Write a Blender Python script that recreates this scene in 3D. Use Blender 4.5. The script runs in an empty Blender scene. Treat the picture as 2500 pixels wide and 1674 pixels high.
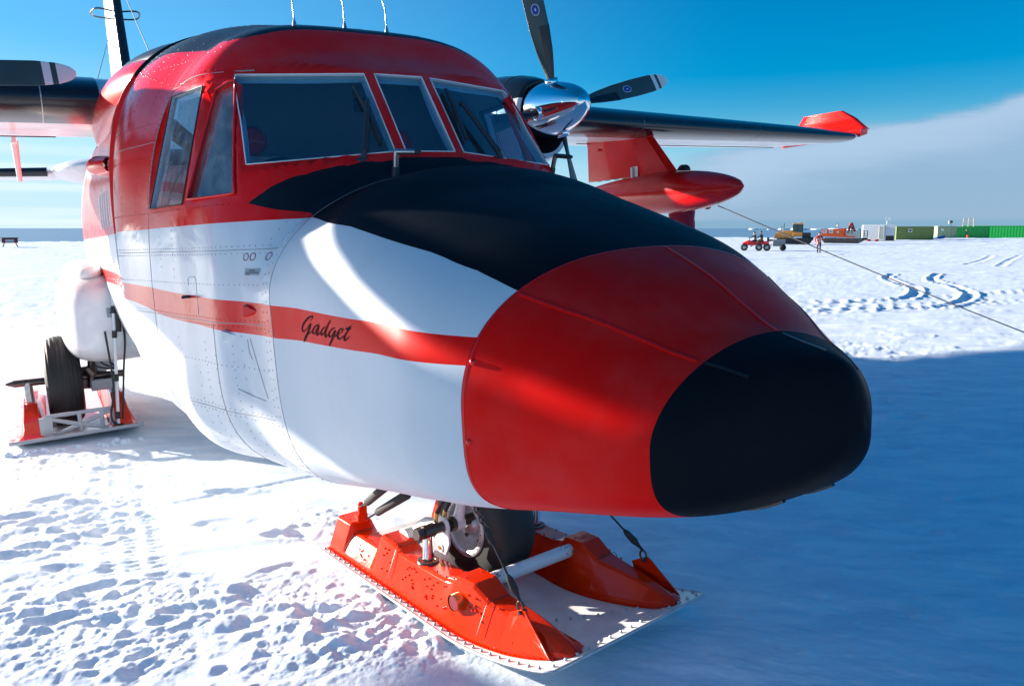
import bpy, bmesh, math, random
import numpy as np
from mathutils import Matrix, Vector
random.seed(7); rng = np.random.default_rng(11)
sc = bpy.context.scene
# ------------------------------------------------------------------ camera, world, sun
CAM_H, FPX, PITCH = 1.75, 1849.3, 0.15026
cd = bpy.data.cameras.new("camera"); cam = bpy.data.objects.new("camera", cd); sc.collection.objects.link(cam)
cd.sensor_width = 36.0; cd.lens = FPX / 2500 * 36.0; cd.clip_start = 0.05; cd.clip_end = 80000
cam.location = (0, 0, CAM_H); cam.rotation_euler = (math.pi/2 - PITCH, 0, 0)
sc.camera = cam
SUN_EL = math.radians(11.3)
SUN_TRAVEL = (0.925, -0.380)          # horizontal direction the light travels
SUN_STR, SKY_STR, EXPO = 4.5, 0.055, 1.78
w = bpy.data.worlds.new("World"); sc.world = w; w.use_nodes = True
nt = w.node_tree; nt.nodes.clear()
def N(t, ty, **k):
    n = t.nodes.new(ty)
    for a, b in k.items(): setattr(n, a, b)
    return n
def lk(t, a, b): t.links.new(a, b)
def mth(t, op, a, b=None, c=None, clamp=False):
    n = N(t, 'ShaderNodeMath', operation=op, use_clamp=clamp)
    for i, v in enumerate((a, b, c)):
        if v is None: continue
        if isinstance(v, (int, float)): n.inputs[i].default_value = v
        else: t.links.new(v, n.inputs[i])
    return n.outputs[0]
def mixc(t, f, a, b, mode='MIX'):
    n = N(t, 'ShaderNodeMix', data_type='RGBA', blend_type=mode)
    for s, v in ((n.inputs[0], f), (n.inputs[6], a), (n.inputs[7], b)):
        if isinstance(v, (int, float)): s.default_value = v
        elif isinstance(v, tuple): s.default_value = v if len(v) == 4 else (*v, 1)
        else: t.links.new(v, s)
    return n.outputs[2]
def rng_(t, v, a, b, c=0.0, d=1.0, sm=True):
    n = N(t, 'ShaderNodeMapRange', interpolation_type='SMOOTHSTEP' if sm else 'LINEAR')
    n.clamp = True
    t.links.new(v, n.inputs[0])
    for i, x in enumerate((a, b, c, d)): n.inputs[i+1].default_value = x
    return n.outputs[0]
sky = N(nt, 'ShaderNodeTexSky', sky_type='NISHITA'); sky.sun_disc = False
sky.sun_elevation = SUN_EL
sx, sy = -SUN_TRAVEL[0], -SUN_TRAVEL[1]            # towards the sun
sky.sun_rotation = math.atan2(sx, sy)
sky.altitude = 0; sky.air_density = 1.0; sky.dust_density = 0.1; sky.ozone_density = 3.5
hs = N(nt, 'ShaderNodeHueSaturation'); hs.inputs['Saturation'].default_value = 1.52; hs.inputs['Hue'].default_value = 0.5
lk(nt, sky.outputs[0], hs.inputs['Color'])
tc = N(nt, 'ShaderNodeTexCoord'); sp = N(nt, 'ShaderNodeSeparateXYZ'); lk(nt, tc.outputs['Generated'], sp.inputs[0])
X, Y, Z = sp.outputs
el = mth(nt, 'ARCSINE', Z); az = mth(nt, 'ARCTAN2', X, Y)
cmb = N(nt, 'ShaderNodeCombineXYZ'); lk(nt, mth(nt, 'MULTIPLY', az, 3.0), cmb.inputs[0]); lk(nt, mth(nt, 'MULTIPLY', el, 16.0), cmb.inputs[1])
nz = N(nt, 'ShaderNodeTexNoise'); nz.inputs['Scale'].default_value = 1.6; nz.inputs['Detail'].default_value = 7; nz.inputs['Roughness'].default_value = .55
lk(nt, cmb.outputs[0], nz.inputs[0])
nfac = nz.outputs[0]
# cloud bank low on the right, its top climbing to the right
top = rng_(nt, az, 0.05, 0.60, 0.055, 0.158, False)
top = mth(nt, 'ADD', top, mth(nt, 'MULTIPLY', mth(nt, 'SUBTRACT', nfac, .5), 0.075))
d1 = mth(nt, 'SUBTRACT', top, el)
bank = rng_(nt, d1, -0.003, 0.016)
bank = mth(nt, 'MULTIPLY', bank, rng_(nt, az, 0.02, 0.22))
bank = mth(nt, 'MULTIPLY', bank, 0.93)
edge = mth(nt, 'MULTIPLY', rng_(nt, d1, 0.0, 0.02), rng_(nt, d1, 0.09, 0.02))
cb = mixc(nt, edge, (1.5, 2.4, 3.5), (2.35, 3.2, 4.3))
band = rng_(nt, el, 0.013, 0.006)
cb = mixc(nt, band, cb, (1.1, 2.2, 3.3))
col = mixc(nt, bank, hs.outputs[0], cb)
lowm = mth(nt, 'MULTIPLY', rng_(nt, el, 0.15, 0.02), mth(nt, 'SUBTRACT', .75, mth(nt, 'MULTIPLY', bank, .75)))
col = mixc(nt, lowm, col, (2.5, 4.1, 5.7))
# pale streaks and haze low on the left
cmb2 = N(nt, 'ShaderNodeCombineXYZ'); lk(nt, mth(nt, 'MULTIPLY', az, 1.2), cmb2.inputs[0]); lk(nt, mth(nt, 'MULTIPLY', el, 60.0), cmb2.inputs[1])
nz2 = N(nt, 'ShaderNodeTexNoise'); nz2.inputs['Scale'].default_value = 1.0; nz2.inputs['Detail'].default_value = 4; lk(nt, cmb2.outputs[0], nz2.inputs[0])
st = mth(nt, 'MULTIPLY', rng_(nt, nz2.outputs[0], .42, .62), mth(nt, 'MULTIPLY', rng_(nt, el, 0.16, 0.03), rng_(nt, az, 0.15, -0.25)))
hz = mth(nt, 'MULTIPLY', rng_(nt, el, 0.22, 0.0), rng_(nt, az, 0.1, -0.5))
col = mixc(nt, mth(nt, 'MULTIPLY', hz, .75), col, (4.2, 5.3, 5.9))
sg = mth(nt, 'MULTIPLY', rng_(nt, el, 0.75, 0.05), rng_(nt, az, 0.3, -0.6))
col = mixc(nt, mth(nt, 'MULTIPLY', sg, .40), col, (2.2, 4.0, 5.6))
col = mixc(nt, mth(nt, 'MULTIPLY', st, .6), col, (5.0, 5.6, 5.9))
bg = N(nt, 'ShaderNodeBackground'); bg.inputs[1].default_value = SKY_STR
lk(nt, col, bg.inputs[0]); wo = N(nt, 'ShaderNodeOutputWorld'); lk(nt, bg.outputs[0], wo.inputs[0])
ld = bpy.data.lights.new("sun", 'SUN'); ld.energy = SUN_STR; ld.angle = math.radians(0.53); ld.color = (1.0, 0.90, 0.78)
so = bpy.data.objects.new("sun", ld); sc.collection.objects.link(so)
dirv = Vector((SUN_TRAVEL[0]*math.cos(SUN_EL), SUN_TRAVEL[1]*math.cos(SUN_EL), -math.sin(SUN_EL)))
so.rotation_euler = dirv.to_track_quat('-Z', 'Y').to_euler(); so.location = (-20, 8, 12)
sc.view_settings.view_transform = 'Standard'; sc.view_settings.look = 'None'
sc.view_settings.exposure = EXPO; sc.view_settings.gamma = 1.0

# ------------------------------------------------------------------ helpers
C = sc.collection
def mat(name, col, rough=.5, metal=0., coat=0., spec=.5, bump=0., bscale=40., vary=0., vscale=6., emit=None, sss=0):
    m = bpy.data.materials.new(name); m.use_nodes = True; t = m.node_tree; b = t.nodes['Principled BSDF']
    b.inputs['Base Color'].default_value = (*col, 1); b.inputs['Roughness'].default_value = rough
    b.inputs['Metallic'].default_value = metal; b.inputs['Coat Weight'].default_value = coat; b.inputs['Coat Roughness'].default_value = .04
    b.inputs['Specular IOR Level'].default_value = spec
    if vary or bump:
        co = N(t, 'ShaderNodeTexCoord')
    if vary:
        n = N(t, 'ShaderNodeTexNoise'); n.inputs['Scale'].default_value = vscale; n.inputs['Detail'].default_value = 6
        lk(t, co.outputs['Object'], n.inputs[0])
        f = rng_(t, n.outputs[0], .3, .7)
        lk(t, mixc(t, f, tuple(c*(1-vary) for c in col), tuple(min(1, c*(1+vary*.5)) for c in col)), b.inputs['Base Color'])
    if bump:
        n = N(t, 'ShaderNodeTexNoise'); n.inputs['Scale'].default_value = bscale; n.inputs['Detail'].default_value = 5
        lk(t, co.outputs['Object'], n.inputs[0]); bm_ = N(t, 'ShaderNodeBump'); bm_.inputs['Distance'].default_value = bump; bm_.inputs['Strength'].default_value = 1
        lk(t, n.outputs[0], bm_.inputs['Height']); lk(t, bm_.outputs[0], b.inputs['Normal'])
    return m
def tag(o, label=None, cat=None, group=None, kind=None):
    if label: o['label'] = label
    if cat: o['category'] = cat
    if group: o['group'] = group
    if kind: o['kind'] = kind
    return o
class MB:
    """collects geometry for ONE mesh object"""
    def __init__(s): s.v = []; s.f = []; s.m = []; s.sm = []
    def add(s, vs, fs, mi=0, smooth=True):
        o = len(s.v); s.v += [tuple(map(float, p)) for p in vs]
        for f in fs: s.f.append(tuple(o+i for i in f)); s.m.append(mi); s.sm.append(smooth)
        return s
    def box(s, c, d, mi=0, M=None, taper=1.0):
        x, y, z = [a/2 for a in d]; vs = []
        for k in (-1, 1):
            t = taper if k > 0 else 1
            for a, b in ((-1, -1), (1, -1), (1, 1), (-1, 1)): vs.append(Vector((a*x*t, b*y*t, k*z)))
        if M is not None: vs = [M @ q for q in vs]
        vs = [q + Vector(c) for q in vs]
        return s.add(vs, [(3, 2, 1, 0), (4, 5, 6, 7), (0, 1, 5, 4), (1, 2, 6, 5), (2, 3, 7, 6), (3, 0, 4, 7)], mi, False)
    def tube(s, pts, r, mi=0, n=12, caps=True, smooth=True):
        P = [Vector(p) for p in pts]; R = r if isinstance(r, (list, tuple)) else [r]*len(P)
        rings = []; up = None
        for i, p in enumerate(P):
            d = (P[min(i+1, len(P)-1)] - P[max(i-1, 0)]).normalized()
            if up is None:
                up = Vector((0, 0, 1)) if abs(d.z) < .9 else Vector((0, 1, 0))
            a = d.cross(up).normalized(); b = a.cross(d).normalized(); up = b
            rings.append([p + (a*math.cos(2*math.pi*k/n) + b*math.sin(2*math.pi*k/n))*R[i] for k in range(n)])
        vs = [q for g in rings for q in g]; fs = []
        for i in range(len(P)-1):
            for k in range(n): fs.append((i*n+k, i*n+(k+1) % n, (i+1)*n+(k+1) % n, (i+1)*n+k))
        s.add(vs, fs, mi, smooth)
        if caps:
            s.add(rings[0], [tuple(range(n))], mi, False); s.add(rings[-1], [tuple(reversed(range(n)))], mi, False)
        return s
    def lathe(s, prof, origin=(0, 0, 0), axis='X', n=32, mi=0, M=None, smooth=True):
        """prof = [(along, radius)]"""
        vs = []; fs = []
        for a, r in prof:
            for k in range(n):
                c, q = math.cos(2*math.pi*k/n)*r, math.sin(2*math.pi*k/n)*r
                p = Vector((a, c, q)) if axis == 'X' else (Vector((c, a, q)) if axis == 'Y' else Vector((c, q, a)))
                if M is not None: p = M @ p
                vs.append(p + Vector(origin))
        for i in range(len(prof)-1):
            for k in range(n): fs.append((i*n+k, i*n+(k+1) % n, (i+1)*n+(k+1) % n, (i+1)*n+k))
        return s.add(vs, fs, mi, smooth)
    def loft(s, rings, mi=0, smooth=True, caps=True):
        n = len(rings[0]); vs = [q for g in rings for q in g]; fs = []
        for i in range(len(rings)-1):
            for k in range(n): fs.append((i*n+k, i*n+(k+1) % n, (i+1)*n+(k+1) % n, (i+1)*n+k))
        s.add(vs, fs, mi, smooth)
        if caps:
            s.add(rings[0], [tuple(range(n))], mi, False); s.add(rings[-1], [tuple(reversed(range(n)))], mi, False)
        return s
    def poly(s, pts, th, nrm, mi=0):
        """flat polygon extruded by th along nrm"""
        n = len(pts); nv = Vector(nrm)*th; P = [Vector(p) for p in pts]
        vs = P + [p+nv for p in P]
        return s.add(vs, [tuple(range(n)), tuple(reversed(range(n, 2*n)))] + [(i, i+n, (i+1) % n + n, (i+1) % n) for i in range(n)], mi, False)
    def build(s, name, mats, parent=None, loc=None, M=None, bevel=0., fixn=True, autosm=None):
        me = bpy.data.meshes.new(name); me.from_pydata(s.v, [], s.f)
        if not isinstance(mats, (list, tuple)): mats = [mats]
        for m in mats: me.materials.append(m)
        me.polygons.foreach_set('material_index', s.m); me.polygons.foreach_set('use_smooth', s.sm)
        if fixn:
            b = bmesh.new(); b.from_mesh(me); bmesh.ops.recalc_face_normals(b, faces=b.faces); b.to_mesh(me); b.free()
        o = bpy.data.objects.new(name, me); C.objects.link(o)
        if parent: o.parent = parent
        if M is not None: o.matrix_local = M
        if loc is not None: o.location = loc
        if bevel:
            md = o.modifiers.new('bevel', 'BEVEL'); md.width = bevel; md.segments = 2; md.limit_method = 'ANGLE'; md.angle_limit = math.radians(40); md.harden_normals = False
        return o
def empty(name, loc=(0, 0, 0), rz=0., M=None):
    o = bpy.data.objects.new(name, None); C.objects.link(o); o.empty_display_size = .3
    if M is not None: o.matrix_world = M
    else: o.location = loc; o.rotation_euler = (0, 0, rz)
    return o
def hermite(pts, k=8):
    a = np.array(pts, float); out = []
    for i in range(len(a)-1):
        p0, p1, p2, p3 = a[max(i-1, 0)], a[i], a[i+1], a[min(i+2, len(a)-1)]
        for t in np.linspace(0, 1, k, endpoint=False):
            out.append(.5*((2*p1)+(-p0+p2)*t+(2*p0-5*p1+4*p2-p3)*t*t+(-p0+3*p1-3*p2+p3)*t**3))
    out.append(a[-1]); return [tuple(q) for q in out]

# aircraft frame: X forward, Y port, Z up, origin on the propeller axis
RR = np.array([[0.52689, 0.84862, -0.04731], [0.10463, -0.12, -0.98725], [-0.84347, 0.51522, -0.15201]])
TT = np.array([5.89846, -1.57924, -1.05538])
cp, sp_ = math.cos(PITCH), math.sin(PITCH)
MW = np.array([[1, 0, 0], [0, -sp_, cp], [0, -cp, -sp_]])     # cam (right,down,fwd) -> world
RW = MW @ RR; OW = -RW @ TT + np.array([0, 0, CAM_H])
ZO = 2.74                                                     # origin of the parts above the empty
ACM = Matrix([[*RW[0], OW[0]], [*RW[1], OW[1]], [*RW[2], OW[2]], [0, 0, 0, 1]]) @ Matrix.Translation((0, 0, -ZO))
def ac2w(p): return RW @ np.array(p) + OW
# ------------------------------------------------------------------ paint materials
def curve_node(t, v, x0, x1, y0, y1, pts):
    mr = N(t, 'ShaderNodeMapRange'); lk(t, v, mr.inputs[0]); mr.inputs[1].default_value = x0; mr.inputs[2].default_value = x1
    fc = N(t, 'ShaderNodeFloatCurve'); cu = fc.mapping.curves[0]
    P = [((x-x0)/(x1-x0), (y-y0)/(y1-y0)) for x, y in pts]
    while len(cu.points) < len(P): cu.points.new(.5, .5)
    for p, q in zip(cu.points, P): p.location = q; p.handle_type = 'VECTOR'
    fc.mapping.update(); lk(t, mr.outputs[0], fc.inputs['Value'])
    return mth(t, 'MULTIPLY_ADD', fc.outputs[0], y1-y0, y0)
RED = (0.80, 0.006, 0.004); WHITE = (0.66, 0.69, 0.72); BLACK = (0.006, 0.009, 0.013)
def paint(name, dirt=1.0, mode='hull'):
    m = bpy.data.materials.new(name); m.use_nodes = True; t = m.node_tree; b = t.nodes['Principled BSDF']
    tc = N(t, 'ShaderNodeTexCoord'); s = N(t, 'ShaderNodeSeparateXYZ'); lk(t, tc.outputs['Object'], s.inputs[0]); X, Y, Z = s.outputs
    aY = mth(t, 'ABSOLUTE', Y)
    gt = lambda a, c: mth(t, 'GREATER_THAN', a, c)
    lt = lambda a, c: mth(t, 'LESS_THAN', a, c)
    mul = lambda a, c: mth(t, 'MULTIPLY', a, c)
    if mode == 'hull':
        wb = curve_node(t, X, -12, 5, -1.5, 0, [(-12, -.6), (-8, -.98), (.5, -.985), (2.83, -.982), (3.33, -1.028), (3.83, -1.126), (4.02, -1.180), (4.15, -1.235), (5, -1.6+.2)])
        zt = curve_node(t, X, -12, 5, -2, 0, [(-12, -1.2), (.5, -1.25), (1.28, -1.265), (1.77, -1.286), (2.49, -1.311), (2.83, -1.323), (3.77, -1.319), (4.15, -1.345), (5, -1.4)])
        zb = curve_node(t, X, -12, 5, -2, 0, [(-12, -1.45), (.5, -1.33), (1.3, -1.358), (1.73, -1.414), (2.15, -1.431), (2.57, -1.45), (2.83, -1.455), (3.34, -1.432), (3.79, -1.409), (4.15, -1.416), (5, -1.45)])
        upper = gt(Z, wb); stripe = mul(lt(Z, zt), gt(Z, zb)); red = mth(t, 'MAXIMUM', upper, stripe)
        xb = curve_node(t, aY, 0, 1.0, 2.4, 2.9, [(0, 2.694), (.2, 2.690), (.33, 2.681), (.47, 2.667), (.58, 2.649), (.68, 2.617), (.75, 2.582), (.806, 2.547), (.85, 2.515), (1, 2.42)])
        bl = curve_node(t, X, 2, 5, -1.5, 0, [(2, -.77), (2.547, -.907), (2.66, -.942), (2.83, -.982), (5, -1.6+.2)])
        nose = mul(gt(X, xb), mul(gt(Z, bl), gt(Z, wb)))
        yb = curve_node(t, X, -1, 2.4, 0, 1.2, [(-1, 1.0), (.6, .95), (.9, .911), (1.07, .869), (1.335, .797), (1.575, .725), (1.96, .69), (2.02, .64), (2.06, .5), (2.07, .2), (2.0, 0)][:-1]+[(2.4, .2)])
        roof = mul(lt(aY, yb), mul(gt(Z, -.4), lt(X, 2.045)))
        blk = mth(t, 'MAXIMUM', nose, roof)
    elif mode == 'cone':
        red = gt(X, 0); blk = gt(X, 4.588)
    elif mode == 'nacelle':
        blk = gt(Z, .12); red = mul(lt(Z, -.05), gt(Z, -.14))
    col = mixc(t, red, (*WHITE, 1), (*RED, 1)); col = mixc(t, blk, col, (*BLACK, 1))
    # light grime
    n1 = N(t, 'ShaderNodeTexNoise'); n1.inputs['Scale'].default_value = 2.3; n1.inputs['Detail'].default_value = 8; n1.inputs['Roughness'].default_value = .65; lk(t, tc.outputs['Object'], n1.inputs[0])
    gr = mth(t, 'MULTIPLY', rng_(t, n1.outputs[0], .42, .78, 0, .13), mth(t, 'SUBTRACT', 1.0, mth(t, 'MULTIPLY', blk, .9)))
    col = mixc(t, gr, col, (.30, .28, .26))
    if dirt < 1: col = mixc(t, 1.0, col, (dirt, dirt, dirt), 'MULTIPLY')
    lk(t, col, b.inputs['Base Color'])
    satin = gt(X, 2.81) if mode == 'hull' else (gt(X, 0) if mode == 'cone' else None)
    n2 = N(t, 'ShaderNodeTexNoise'); n2.inputs['Scale'].default_value = 9; n2.inputs['Detail'].default_value = 6; lk(t, tc.outputs['Object'], n2.inputs[0])
    rv = mth(t, 'MULTIPLY', n2.outputs[0], .14)
    base = mth(t, 'MULTIPLY_ADD', satin, .24, .13) if satin else None
    if mode == 'hull': base = mth(t, 'MAXIMUM', base, mth(t, 'MULTIPLY', blk, .30))
    if mode == 'cone': base = mth(t, 'MULTIPLY_ADD', blk, .12, .33)
    rr = mth(t, 'ADD', rv, base) if base else mth(t, 'ADD', rv, .12)
    lk(t, rr, b.inputs['Roughness'])
    # oil-canning of the sheet metal
    n3 = N(t, 'ShaderNodeTexNoise'); n3.inputs['Scale'].default_value = 2.6; n3.inputs['Detail'].default_value = 3; n3.inputs['Distortion'].default_value = .6; lk(t, tc.outputs['Object'], n3.inputs[0])
    bp = N(t, 'ShaderNodeBump'); bp.inputs['Distance'].default_value = .010 if mode == 'hull' else .002; bp.inputs['Strength'].default_value = 1
    if mode == 'hull':
        h = mth(t, 'MULTIPLY', n3.outputs[0], mth(t, 'SUBTRACT', 1.0, mth(t, 'MULTIPLY', satin, .9)))
    else: h = n3.outputs[0]
    lk(t, h, bp.inputs['Height']); lk(t, bp.outputs[0], b.inputs['Normal'])
    # satin coats reflect less than the glossy panels
    sl = mth(t, 'MULTIPLY_ADD', satin, -.20, .27) if satin else None
    if sl: lk(t, mth(t, 'SUBTRACT', sl, mth(t, 'MULTIPLY', blk, .04)), b.inputs['Specular IOR Level'])
    return m
HULL = paint('hull_paint'); RIV = paint('rivet_paint', .5); CONE = paint('radome_paint', mode='cone'); NAC = paint('nacelle_paint', mode='nacelle')
M_white = mat('white_paint', (.78, .78, .78), .22, vary=.08, bump=.0012, bscale=7)
M_red = mat('red_paint', RED, .2, vary=.1)
M_orange = mat('orange_ski_paint', (.78, .026, .001), .13, spec=.30, coat=0, vary=.08, bump=.0015, bscale=14)
M_black = mat('black_paint', (.012, .013, .016), .3)
M_rub = mat('tyre_rubber', (.016, .016, .017), .62, vary=.25, bump=.0006, bscale=200)
M_boot = mat('deicing_rubber', (.014, .017, .024), .2, vary=.2)
M_chrome = mat('polished_spinner', (.86, .86, .87), .06, 1.0, bump=.0006, bscale=9)
M_steel = mat('brushed_steel', (.42, .42, .43), .3, .9, vary=.15, vscale=30)
M_alu = mat('dull_aluminium', (.55, .56, .58), .42, .6, vary=.12, vscale=20)
M_grey = mat('grey_paint', (.45, .46, .48), .4, vary=.1)
M_strut = mat('dark_bronze_steel', (.13, .10, .085), .32, .85, vary=.2, vscale=40)
M_brass = mat('brass_fitting', (.62, .42, .12), .3, .9)
M_hose = mat('black_hose', (.012, .012, .013), .45)
M_rope = mat('black_bungee', (.02, .02, .022), .75)
M_trim = mat('white_sealant', (.78, .79, .80), .5)
M_trimg = mat('grey_window_frame', (.50, .56, .58), .5)
M_gasket = mat('black_gasket', (.02, .02, .022), .6)
M_inter = mat('cockpit_lining', (.40, .47, .52), .7)
M_panel = mat('dark_instrument_panel', (.03, .035, .045), .6)
M_seat = mat('seat_cover', (.45, .45, .43), .8)
M_lettr = mat('black_lettering', (.008, .008, .009), .7, spec=.05)
M_mark = mat('dark_red_marking', (.20, .02, .03), .4)
M_decal = mat('grey_data_plate', (.30, .34, .38), .4)
def glass(name, tint, rough=.02, spec=1.55, dirty=0.):
    m = bpy.data.materials.new(name); m.use_nodes = True; t = m.node_tree; t.nodes.remove(t.nodes['Principled BSDF'])
    out = t.nodes['Material Output']; tr = N(t, 'ShaderNodeBsdfTransparent'); tr.inputs[0].default_value = (*tint, 1)
    gl = N(t, 'ShaderNodeBsdfGlossy'); gl.inputs['Roughness'].default_value = rough; gl.inputs[0].default_value = (.72, .90, 1, 1)
    lw = N(t, 'ShaderNodeLayerWeight'); lw.inputs[0].default_value = .5
    f0 = ((spec-1)/(spec+1))**2; fr = mth(t, 'MULTIPLY_ADD', mth(t, 'POWER', lw.outputs['Facing'], 5.0), 1-f0, f0)
    mx = N(t, 'ShaderNodeMixShader'); lk(t, fr, mx.inputs[0]); lk(t, tr.outputs[0], mx.inputs[1]); lk(t, gl.outputs[0], mx.inputs[2])
    o = mx.outputs[0]
    if dirty:
        df = N(t, 'ShaderNodeBsdfDiffuse'); df.inputs[0].default_value = (.75, .78, .8, 1)
        c = N(t, 'ShaderNodeTexCoord'); n = N(t, 'ShaderNodeTexNoise'); n.inputs['Scale'].default_value = 14; n.inputs['Detail'].default_value = 6; lk(t, c.outputs['Object'], n.inputs[0])
        m2 = N(t, 'ShaderNodeMixShader'); lk(t, rng_(t, n.outputs[0], .3, .8, dirty*.3, dirty), m2.inputs[0]); lk(t, o, m2.inputs[1]); lk(t, df.outputs[0], m2.inputs[2]); o = m2.outputs[0]
    lk(t, o, out.inputs[0]); return m
G_wind = glass('windshield_glass', (.52, .76, .90), .012, 2.25)
G_side = glass('side_window_glass', (.66, .76, .82), .02, 1.75, .22)

# ------------------------------------------------------------------ fuselage surface
TAB = np.array([[4.9, -1.551, -1.551, 0.0, -1.551, 2.509, 2.466], [4.8, -1.407, -1.691, 0.125, -1.592, 1.867, 2.836], [4.6, -1.362, -1.806, 0.403, -1.597, 1.868, 3.384], [4.3, -1.202, -1.852, 0.584, -1.58, 2.135, 4.102], [3.9, -1.05, -1.934, 0.759, -1.498, 2.533, 3.895], [3.5, -0.921, -2.042, 0.78, -1.404, 2.539, 3.634], [3.1, -0.802, -2.119, 0.781, -1.32, 2.252, 4.108], [2.75, -0.8, -2.174, 0.831, -1.309, 1.944, 4.621], [2.6, -0.521, -2.189, 0.875, -1.364, 2.16, 4.155], [2.4, -0.333, -2.199, 0.959, -1.481, 2.884, 3.514], [2.2, -0.185, -2.204, 0.998, -1.611, 3.335, 3.208], [2.0, -0.016, -2.23, 1.047, -1.682, 3.583, 3.207], [1.6, 0.079, -2.282, 1.113, -1.543, 2.998, 2.586], [1.1, 0.203, -2.387, 1.202, -1.302, 2.93, 2.371], [0.5, 0.27, -2.45, 1.147, -1.039, 3.0, 2.419], [-1.0, 0.30, -2.40, 1.147, -1.059, 2.7, 2.51], [-3.0, 0.32, -2.30, 1.16, -1.087, 2.8, 2.5], [-5.0, 0.30, -2.10, 1.08, -1.0, 2.6, 2.5], [-7.5, .29, -1.45, .74, -.6, 2.5, 2.4], [-10., .25, -.75, .36, -.25, 2.3, 2.2], [-11.5, .2, -.35, .12, -.08, 2, 2]])
XT = 4.8598; KX = TAB[:, 0]; TV = TAB[:, 1:]
def interp(X):
    X = np.asarray(X, float)
    U = np.sqrt(np.maximum(XT-np.minimum(KX, XT), 0)); U[0] = 0
    u = np.sqrt(np.maximum(XT-X, 0)); h = np.diff(U); s = np.diff(TV, axis=0)/h[:, None]
    d = np.zeros_like(TV); a, b = s[:-1], s[1:]
    ok = a*b > 0
    d[1:-1] = np.where(ok, 2*a*b/np.where(ok, a+b, 1), 0); d[0] = s[0]; d[-1] = s[-1]
    i = np.clip(np.searchsorted(U, u)-1, 0, len(KX)-2); t = ((u-U[i])/h[i])[..., None]; hh = h[i][..., None]
    return (2*t**3-3*t**2+1)*TV[i]+(t**3-2*t**2+t)*hh*d[i]+(-2*t**3+3*t**2)*TV[i+1]+(t**3-t**2)*hh*d[i+1]
def FF(P):
    P = np.asarray(P, float); v = interp(P[..., 0]); zt, zb, hw, zc, nt_, nb = [v[..., k] for k in range(6)]
    y = np.abs(P[..., 1]); z = P[..., 2]-zc; top = z > 0; n = np.where(top, nt_, nb)
    a = np.where(top, np.maximum(zt-zc, 1e-3), np.maximum(zc-zb, 1e-3))
    r = ((y/np.maximum(hw, 1e-3))**n+(np.abs(z)/a)**n)**(1/n)
    return (r-1)*np.minimum(a, hw)
def grad(P, e=2e-3):
    P = np.asarray(P, float); g = np.zeros_like(P)
    for k in range(3):
        d = np.zeros(3); d[k] = e; g[..., k] = FF(P+d)-FF(P-d)
    return g/np.maximum(np.linalg.norm(g, axis=-1, keepdims=True), 1e-9)
def surf(X, ph):
    """ph: 0 = top, + towards port"""
    v = interp(X); zt, zb, hw, zc, nt_, nb = [v[..., k] for k in range(6)]
    c, s = np.cos(ph), np.abs(np.sin(ph)); top = c > 0; n = np.where(top, nt_, nb)
    a = np.where(top, np.maximum(zt-zc, 1e-4), np.maximum(zc-zb, 1e-4))
    # sample evenly along the outline: use elliptic direction scaled by half sizes
    dy, dz = s*np.maximum(hw, 1e-4), np.abs(c)*a
    r = ((dy/np.maximum(hw, 1e-4))**n+(dz/a)**n)**(-1/n)
    return np.stack([np.broadcast_to(X, r.shape), np.sign(np.sin(ph))*dy*r, zc+np.sign(c)*dz*r], -1)
def side(X, z, sg=-1):
    v = interp(np.array(X, float)); zt, zb, hw, zc, nt_, nb = v
    top = z > zc; n = nt_ if top else nb; a = (zt-zc) if top else (zc-zb)
    q = max(0, 1-(abs(z-zc)/a)**n); return np.array([X, sg*hw*q**(1/n), z])
def topz(X, y):
    v = interp(np.array(X, float)); zt, zb, hw, zc, nt_, nb = v
    return np.array([X, y, zc+(zt-zc)*max(0, 1-(abs(y)/hw)**nt_)**(1/nt_)])
def botz(X, y):
    v = interp(np.array(X, float)); zt, zb, hw, zc, nt_, nb = v
    return np.array([X, y, zc-(zc-zb)*max(0, 1-(abs(y)/hw)**nb)**(1/nb)])
def proj(P, d):
    """slide P along d onto the surface (from outside inwards)"""
    P = np.array(P, float); d = np.array(d, float)/np.linalg.norm(d); ts = np.linspace(.35, -.35, 141)
    f = FF(P+ts[:, None]*d)
    j = np.where((f[:-1] > 0) & (f[1:] <= 0))[0]
    if len(j) == 0: return P
    j = j[np.argmin(np.abs(ts[j]))]; a, b = ts[j], ts[j+1]
    for _ in range(24):
        m = (a+b)/2
        if FF(P+m*d) > 0: a = m
        else: b = m
    return P+b*d
def grid_mesh(xs, nphi, off=0.):
    ph = (np.arange(nphi)+.5)/nphi*2*np.pi-np.pi
    V = surf(np.array(xs)[:, None], ph[None, :])
    if off: V = V - grad(V)*off
    V = V.reshape(-1, 3); F_ = []
    n = nphi
    for i in range(len(xs)-1):
        for k in range(n): F_.append((i*n+k, i*n+(k+1) % n, (i+1)*n+(k+1) % n, (i+1)*n+k))
    return V, F_
AC = empty('ski_aircraft', M=ACM)
tag(AC, 'red, white and black twin-propeller aircraft on skis, filling the foreground snow', 'aircraft')
def A(mb, name, mats, parent=None, **k):
    """build a part given in aircraft coordinates"""
    if parent is None: return mb.build(name, mats, AC, loc=(0, 0, ZO), **k)
    return mb.build(name, mats, parent, **k)

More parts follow.
